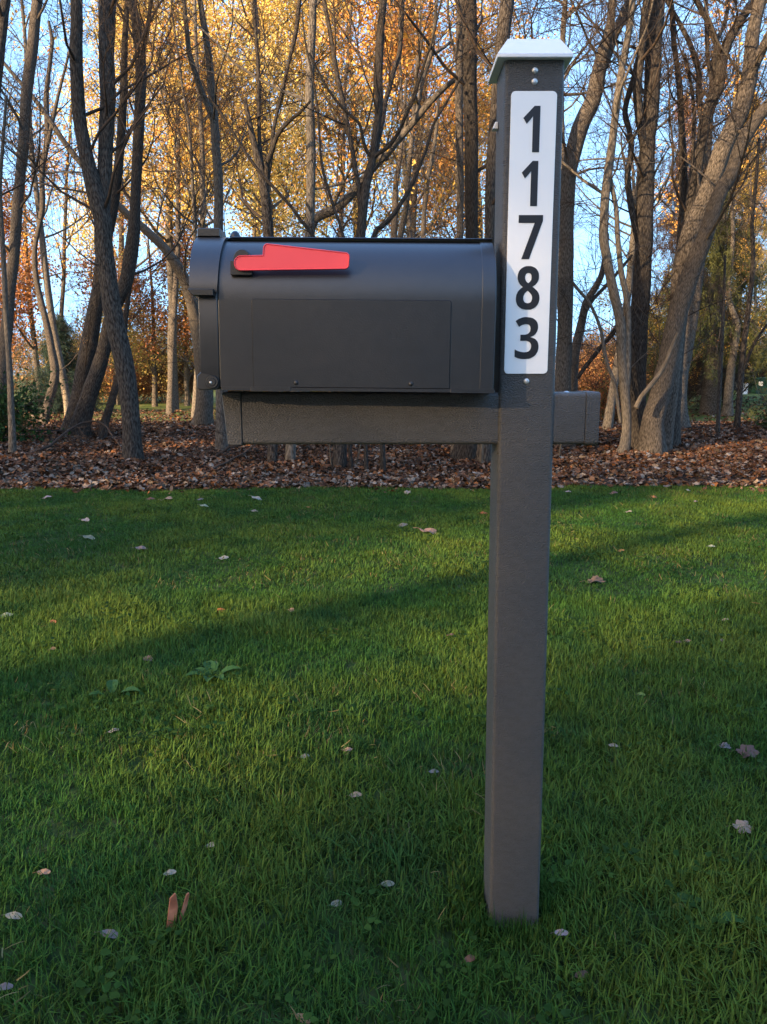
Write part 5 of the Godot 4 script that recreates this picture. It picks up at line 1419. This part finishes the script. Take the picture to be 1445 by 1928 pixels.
	lawn_leaf("tiny white leaf on the far right lawn", "", 2.691, -5.284, 4, 0.042, Color(0.25, 0.17, 0.19), Vector3(0.50, 0.44, 0.11), 0.024)
	lawn_leaf("dark grey leaf on the shaded far lawn right of the post", "", 1.932, -4.681, 5, 0.057, Color(0.14, 0.12, 0.10), Vector3(0.40, -0.60, 0.25), 0.024)
	lawn_leaf("small orange and white leaf on the right lawn in front of the dark grey one", "", 1.483, -3.355, 5, 0.045, Color(0.22, 0.11, 0.03), Vector3(0.50, 0.06, 0.23), 0.024)
	lawn_leaf("white leaf standing in the shaded grass on the right", "", 2.090, -3.462, 4, 0.046, Color(0.20, 0.21, 0.15), Vector3(0.60, -0.03, 0.02), 0.024)
	lawn_leaf("wide brown lobed leaf in the shade band right of the post", "", 1.133, -2.645, 2, 0.104, Color(0.09, 0.05, 0.04), Vector3(0.20, -0.29, 0.16), 0.024)
	lawn_leaf("brown leaf in the sunlit grass at the right", "", 1.232, -1.672, 3, 0.040, Color(0.09, 0.05, 0.05), Vector3(0.30, -0.18, -0.26), 0.022)
	lawn_leaf("pale yellow leaf in the sunlit grass at the right", "", 1.551, -1.977, 5, 0.038, Color(0.23, 0.17, 0.11), Vector3(0.30, 0.31, 0.21), 0.022)
	lawn_leaf("peach leaf in the sunlit grass at the right", "", 1.268, -1.686, 5, 0.040, Color(0.23, 0.14, 0.13), Vector3(0.50, -0.08, 0.21), 0.022)
	lawn_leaf("small peach leaf right of the larger peach one", "", 1.419, -1.693, 3, 0.030, Color(0.26, 0.14, 0.13), Vector3(0.70, 0.52, -0.01), 0.022)
	lawn_leaf("yellow-green leaf in the grass right of the post's lower half", "", 0.890, -1.102, 3, 0.030, Color(0.13, 0.18, 0.04), Vector3(0.50, -0.42, -0.00), 0.022)
	lawn_leaf("brown lobed leaf at the right edge above the big pink-tan one", "", 1.069, -0.681, 0, 0.064, Color(0.10, 0.06, 0.05), Vector3(0.60, -0.23, 0.03), 0.022)
	lawn_leaf("big pink-tan lobed leaf lying in the grass at the lower right", "", 0.883, -0.291, 0, 0.053, Color(0.24, 0.17, 0.12), Vector3(0.50, -0.11, -0.12), 0.022)
	lawn_leaf("yellow-green leaf standing in the grass at the lower right", "", 0.619, -0.002, 3, 0.030, Color(0.13, 0.16, 0.04), Vector3(0.90, 0.13, -0.11), 0.022)
	lawn_leaf("small whitish leaf right of the post's foot", "", 0.354, 0.084, 5, 0.030, Color(0.25, 0.19, 0.18), Vector3(0.50, 0.01, -0.04), 0.022)
	lawn_leaf("brown pointed leaf in front of the post's foot to the right", "", 0.367, 0.192, 4, 0.030, Color(0.11, 0.06, 0.04), Vector3(1.10, 0.19, -0.22), 0.022)
	lawn_leaf("red-brown leaf in front of the post's foot to the left", "", 0.164, 0.156, 3, 0.030, Color(0.16, 0.05, 0.03), Vector3(0.50, 0.53, -0.18), 0.022)
	lawn_leaf("pale narrow leaf slanting in the grass at the middle", "", -0.225, -0.629, 3, 0.031, Color(0.22, 0.18, 0.14), Vector3(0.80, 0.52, -0.19), 0.022)
	lawn_leaf("cream folded leaf in the grass left of the post's lower half", "", -0.073, -0.423, 3, 0.035, Color(0.21, 0.16, 0.12), Vector3(0.60, 0.03, 0.15), 0.022)
	lawn_leaf("pale grey-green leaf close left of the post", "", 0.139, -0.546, 3, 0.030, Color(0.12, 0.12, 0.11), Vector3(0.40, 0.10, -0.00), 0.022)
	lawn_leaf("small cream leaf in the lower left grass, beside the white fleck", "", -0.404, -0.202, 3, 0.030, Color(0.20, 0.19, 0.13), Vector3(0.50, -0.03, 0.23), 0.022)
	lawn_leaf("white fleck of a leaf above the two bark pieces", "", -0.473, -0.096, 4, 0.030, Color(0.20, 0.21, 0.17), Vector3(0.50, 0.12, 0.24), 0.022)
	lawn_leaf("narrow tan leaf in the lower left grass", "", -0.752, -0.100, 5, 0.030, Color(0.24, 0.14, 0.09), Vector3(0.50, 0.04, -0.03), 0.022)
	lawn_leaf("pale grey curled leaf in the grass left of the bark pieces", "", -0.540, 0.095, 5, 0.038, Color(0.16, 0.12, 0.11), Vector3(0.50, -0.11, -0.29), 0.022)
	lawn_leaf("cream and brown leaf at the left edge, low in the picture", "", -0.754, 0.043, 4, 0.035, Color(0.18, 0.17, 0.13), Vector3(0.50, -0.11, -0.07), 0.022)
	lawn_leaf("cream leaf in the grass left of the post's foot", "", 0.009, -0.065, 4, 0.030, Color(0.17, 0.17, 0.12), Vector3(0.70, 0.12, -0.11), 0.022)
	lawn_leaf("small ragged cream leaf left of the one by the post's foot", "", -0.098, -0.005, 5, 0.030, Color(0.17, 0.16, 0.11), Vector3(0.70, 0.33, -0.21), 0.022)
	lawn_leaf("grey leaf at the bottom left corner", "", -0.685, 0.230, 3, 0.030, Color(0.13, 0.11, 0.11), Vector3(0.60, 0.10, 0.07), 0.022)
	lawn_leaf("tan leaf at the bottom edge", "", -0.140, 0.291, 3, 0.030, Color(0.24, 0.15, 0.08), Vector3(0.60, -0.48, -0.28), 0.022)
	lawn_leaf("narrow whitish leaf in the left grass", "", -0.826, -0.785, 4, 0.033, Color(0.21, 0.17, 0.14), Vector3(0.30, 0.47, 0.12), 0.022)
	lawn_leaf("tan leaf in the grass at the middle, right of the pale narrow one", "", -0.105, -0.668, 4, 0.030, Color(0.24, 0.15, 0.11), Vector3(0.40, 0.07, 0.12), 0.022)
	lawn_leaf("torn white leaf in the shade right of the post's lower half", "", 0.685, -0.718, 3, 0.030, Color(0.23, 0.20, 0.16), Vector3(0.50, -0.24, 0.00), 0.022)
	lawn_leaf("pale curled leaf just left of the brown lobed one at the right edge", "", 1.018, -0.718, 2, 0.036, Color(0.14, 0.11, 0.11), Vector3(0.30, -0.24, -0.06), 0.022)
	lawn_leaf("reddish leaf in the shade close left of the post", "", 0.281, -1.719, 5, 0.036, Color(0.09, 0.05, 0.05), Vector3(0.30, -0.58, 0.28), 0.022)
	# two pieces of bark standing in the grass
	for s in [["longer rust-red piece of bark standing in the lower left grass", Vector2(-0.432, 0.056), 0.075, 0.02, -0.15], ["thin rust-red piece of bark leaning beside the longer one", Vector2(-0.418, 0.041), 0.07, 0.009, -0.35]]:
		var b := Buf.new()
		prism(b, rounded(PackedVector2Array([Vector2(-s[3] * 0.5, -0.01), Vector2(s[3] * 0.4, 0.0), Vector2(s[3] * 0.55, s[2] * 0.6), Vector2(s[3] * 0.2, s[2]), Vector2(-s[3] * 0.35, s[2] * 0.85)]), 0.002, 2), -0.003, 0.004, 0.001)
		for i in b.v.size(): b.v[i].z += b.v[i].y * b.v[i].y * 3.0 + absf(b.v[i].x) * 0.4
		var o := part("bark_piece", b.mesh(), M.bark_rust, self)
		o.position = Vector3(s[1].x, 0.005, s[1].y)
		o.rotation = Vector3(-0.35, 0.4, s[4])
		tag(o, s[0], "bark", "")

func small_things() -> void:
	var rng := RandomNumberGenerator.new()
	rng.seed = 21
	# broad weeds in the lawn
	for s in [["clump of broad grey-green weed leaves in the shaded lawn below the mailbox", -0.62, -1.24, 7, 0.075], ["pair of broad upright weed leaves in the left grass", -0.93, -1.08, 3, 0.07], ["broad weed leaves low in the grass right of the post's foot", 0.66, 0.02, 3, 0.05]]:
		var root := thing("weed", s[0], "weed", Vector3(s[1], rise(s[1], s[2]), s[2]))
		for k in s[3]:
			var b := Buf.new()
			var a: float = TAU * k / s[3] + rng.randf()
			var out := Vector3(cos(a), 0, sin(a))
			var side := Vector3(-sin(a), 0, cos(a))
			var l: float = s[4] * rng.randf_range(0.8, 1.2)
			var rows := []
			for i in 6:
				var t := i / 5.0
				var c := out * (0.02 + l * t) + Vector3(0, 0.01 + l * (0.75 * t - 0.5 * t * t), 0)
				var w := l * 0.24 * sin(PI * minf(1.0, 0.12 + t * 0.88)) + 0.002
				rows.append([c - side * w + Vector3(0, w * 0.35, 0), c, c + side * w + Vector3(0, w * 0.35, 0)])
			for i in 5:
				for j in 2:
					b.poly([rows[i][j], rows[i][j + 1], rows[i + 1][j + 1], rows[i + 1][j]])
			part("leaf", b.mesh(), M.weed, root)
	# fallen branches
	fallen("dark fallen branch bent over the leaf litter between the left trees", [Vector3(-4.55, 0.06, -8.5), Vector3(-4.45, 0.16, -9.1), Vector3(-4.4, 0.34, -9.9), Vector3(-4.15, 0.42, -10.1), Vector3(-3.75, 0.22, -9.6), Vector3(-3.5, 0.05, -9.2)], 0.022, rng)
	fallen("long thin fallen branch lying behind the bent one on the left", [Vector3(-5.7, 0.25, -10.2), Vector3(-5.3, 0.2, -11.2), Vector3(-4.7, 0.14, -11.6), Vector3(-4.2, 0.06, -11.7)], 0.018, rng)
	fallen("heap of dark fallen twigs below the left end of the arm", [Vector3(-2.1, 0.05, -8.2), Vector3(-1.9, 0.2, -8.3), Vector3(-1.5, 0.24, -8.4), Vector3(-1.1, 0.1, -8.3)], 0.02, rng)
	fallen("pale forked stick lying below the left end of the arm", [Vector3(-1.95, 0.03, -6.9), Vector3(-1.75, 0.12, -7.3), Vector3(-1.4, 0.35, -7.7), Vector3(-1.2, 0.5, -7.9)], 0.014, rng)
	fallen("fallen branch in the litter at the foot of the right clump", [Vector3(2.3, 0.05, -9.3), Vector3(2.7, 0.14, -9.6), Vector3(3.2, 0.2, -10.0), Vector3(3.7, 0.08, -10.2)], 0.02, rng)
	# short stubs seen under the arm
	for s in [["thin pale stick standing in the litter below the right arm end", 2.18, -8.4, 0.5, 0.013, 0.1], ["thin pale stick leaning against the stub below the arm's middle", -0.33, -7.5, 0.55, 0.012, 0.25], ["second thin pale stick left of the stub below the arm's middle", -0.58, -7.45, 0.6, 0.01, -0.1], ["slim pole standing in front of the thick dark trunk left of the post", 1.13, -7.7, 0.9, 0.024, 0.03]]:
		var b := Buf.new()
		tube(b, PackedVector3Array([Vector3(0, -0.05, 0), Vector3(s[5] * s[3] * 0.5, s[3] * 0.5, 0.02), Vector3(s[5] * s[3], s[3], 0)]), PackedFloat32Array([s[4], s[4] * 0.9, s[4] * 0.7]), 7, Color.WHITE, 0.1)
		var o := part("stick", b.mesh(), M.dead, self)
		o.position = Vector3(s[1], rise(s[1], s[2]), s[2])
		tag(o, s[0], "stick")
	# weathered post beyond the litter
	var po := part("fence_post", solid(rounded(rect(-0.03, -0.03, 0.03, 0.03), 0.008, 2), -0.1, 0.72, 0.006, ALONG_Y), M.wood, self)
	po.position = Vector3(-6.5, rise(-6.5, -14.9), -14.9)
	po.rotation_degrees = Vector3(0, 20, -1)
	tag(po, "short pale wooden post standing beside the flaky-barked tree", "post")
	# wheeled bin and what stands by it, at the top of the slope
	var y := rise(12.6, -25.0)
	var bin := thing("wheeled_bin", "dark green wheeled bin with a white label at the top of the slope", "bin", Vector3(12.35, y - 0.1, -25.0))
	var b := Buf.new()
	for q in [[[-0.22, -0.24, 0.24, 0.27], 0.05, [-0.27, -0.29, 0.27, 0.33], 0.56]]:
		var lo: Array = q[0]
		var hi: Array = q[2]
		var p: Array = [Vector3(lo[0], q[1], lo[3]), Vector3(lo[2], q[1], lo[3]), Vector3(lo[2], q[1], lo[1]), Vector3(lo[0], q[1], lo[1])]
		var r: Array = [Vector3(hi[0], q[3], hi[3]), Vector3(hi[2], q[3], hi[3]), Vector3(hi[2], q[3], hi[1]), Vector3(hi[0], q[3], hi[1])]
		for i in 4: b.poly([p[i], r[i], r[(i + 1) % 4], p[(i + 1) % 4]])
		b.poly([p[0], p[1], p[2], p[3]])
		b.poly([r[0], r[3], r[2], r[1]])
	part("body", b.mesh(), M.bin, bin)
	part("lid", solid(rounded(rect(-0.3, -0.32, 0.3, 0.36), 0.03, 3), 0.563, 0.62, 0.015, ALONG_Y), M.bin, bin)
	var bar := Buf.new()
	tube(bar, PackedVector3Array([Vector3(-0.25, 0.6, -0.34), Vector3(0.25, 0.6, -0.34)]), PackedFloat32Array([0.015, 0.015]), 8)
	part("handle", bar.mesh(), M.bin, bin)
	for s in [-1, 1]:
		part("wheel", solid(oval(0.1, 0.1, 18, Vector2(0.22, 0.1)), 0.24 * s - 0.025, 0.24 * s + 0.025, 0.008, ALONG_X), M.box_dark, bin)
	part("label", solid(rect(-0.18, 0.36, -0.05, 0.51), 0.316, 0.332, 0.001, Transform3D(Basis(Vector3.RIGHT, 0.08), Vector3(0, 0.02, -0.025))), M.white, bin)
	var crate := thing("white_box", "small white box standing left of the green bin on the slope", "box", Vector3(11.35, rise(11.35, -24.0) - 0.02, -24.0))
	part("body", solid(rounded(rect(-0.13, -0.12, 0.13, 0.12), 0.015, 2), 0.0, 0.30, 0.01, ALONG_Y), M.white, crate)
	part("lid", solid(rounded(rect(-0.14, -0.13, 0.14, 0.13), 0.015, 2), 0.302, 0.34, 0.01, ALONG_Y), M.white, crate)
	var gate := part("gate_post", solid(rounded(rect(-0.09, -0.09, 0.09, 0.09), 0.015, 2), -0.2, 0.95, 0.012, ALONG_Y), M.wood, self)
	gate.position = Vector3(12.95, rise(12.95, -25.0), -25.0)
	tag(gate, "brown wooden post right of the green bin at the picture's edge", "post")

func fallen(label: String, line: Array, r: float, rng: RandomNumberGenerator) -> void:
	var root := thing("fallen_branch", label, "branch", line[0])
	var pts := PackedVector3Array()
	var rad := PackedFloat32Array()
	var n := line.size()
	for i in n - 1:
		for k in 4:
			var t := k / 4.0
			var q: Vector3 = line[i].cubic_interpolate(line[i + 1], line[maxi(i - 1, 0)], line[mini(i + 2, n - 1)], t)
			pts.append(q - line[0] + wander(rng, 0.008))
			rad.append(r * (1.0 - 0.7 * (i + t) / (n - 1)))
	var b := Buf.new()
	tube(b, pts, rad, 7, Color.WHITE, 0.15)
	part("stem", b.mesh(), M.twig, root)
	var tips := []
	b = Buf.new()
	for i in range(2, pts.size(), 2):
		grow(b, rng, pts[i], (wander(rng, 0.7) + Vector3(0, 0.35, 0)).normalized(), rng.randf_range(0.25, 0.6), 0.006, 1, tips, 0.0, 4)
	part("side_twigs", b.mesh(), M.twig, root, "stuff")
	twigs_of(root, rng, tips, 0.35, 0.35)
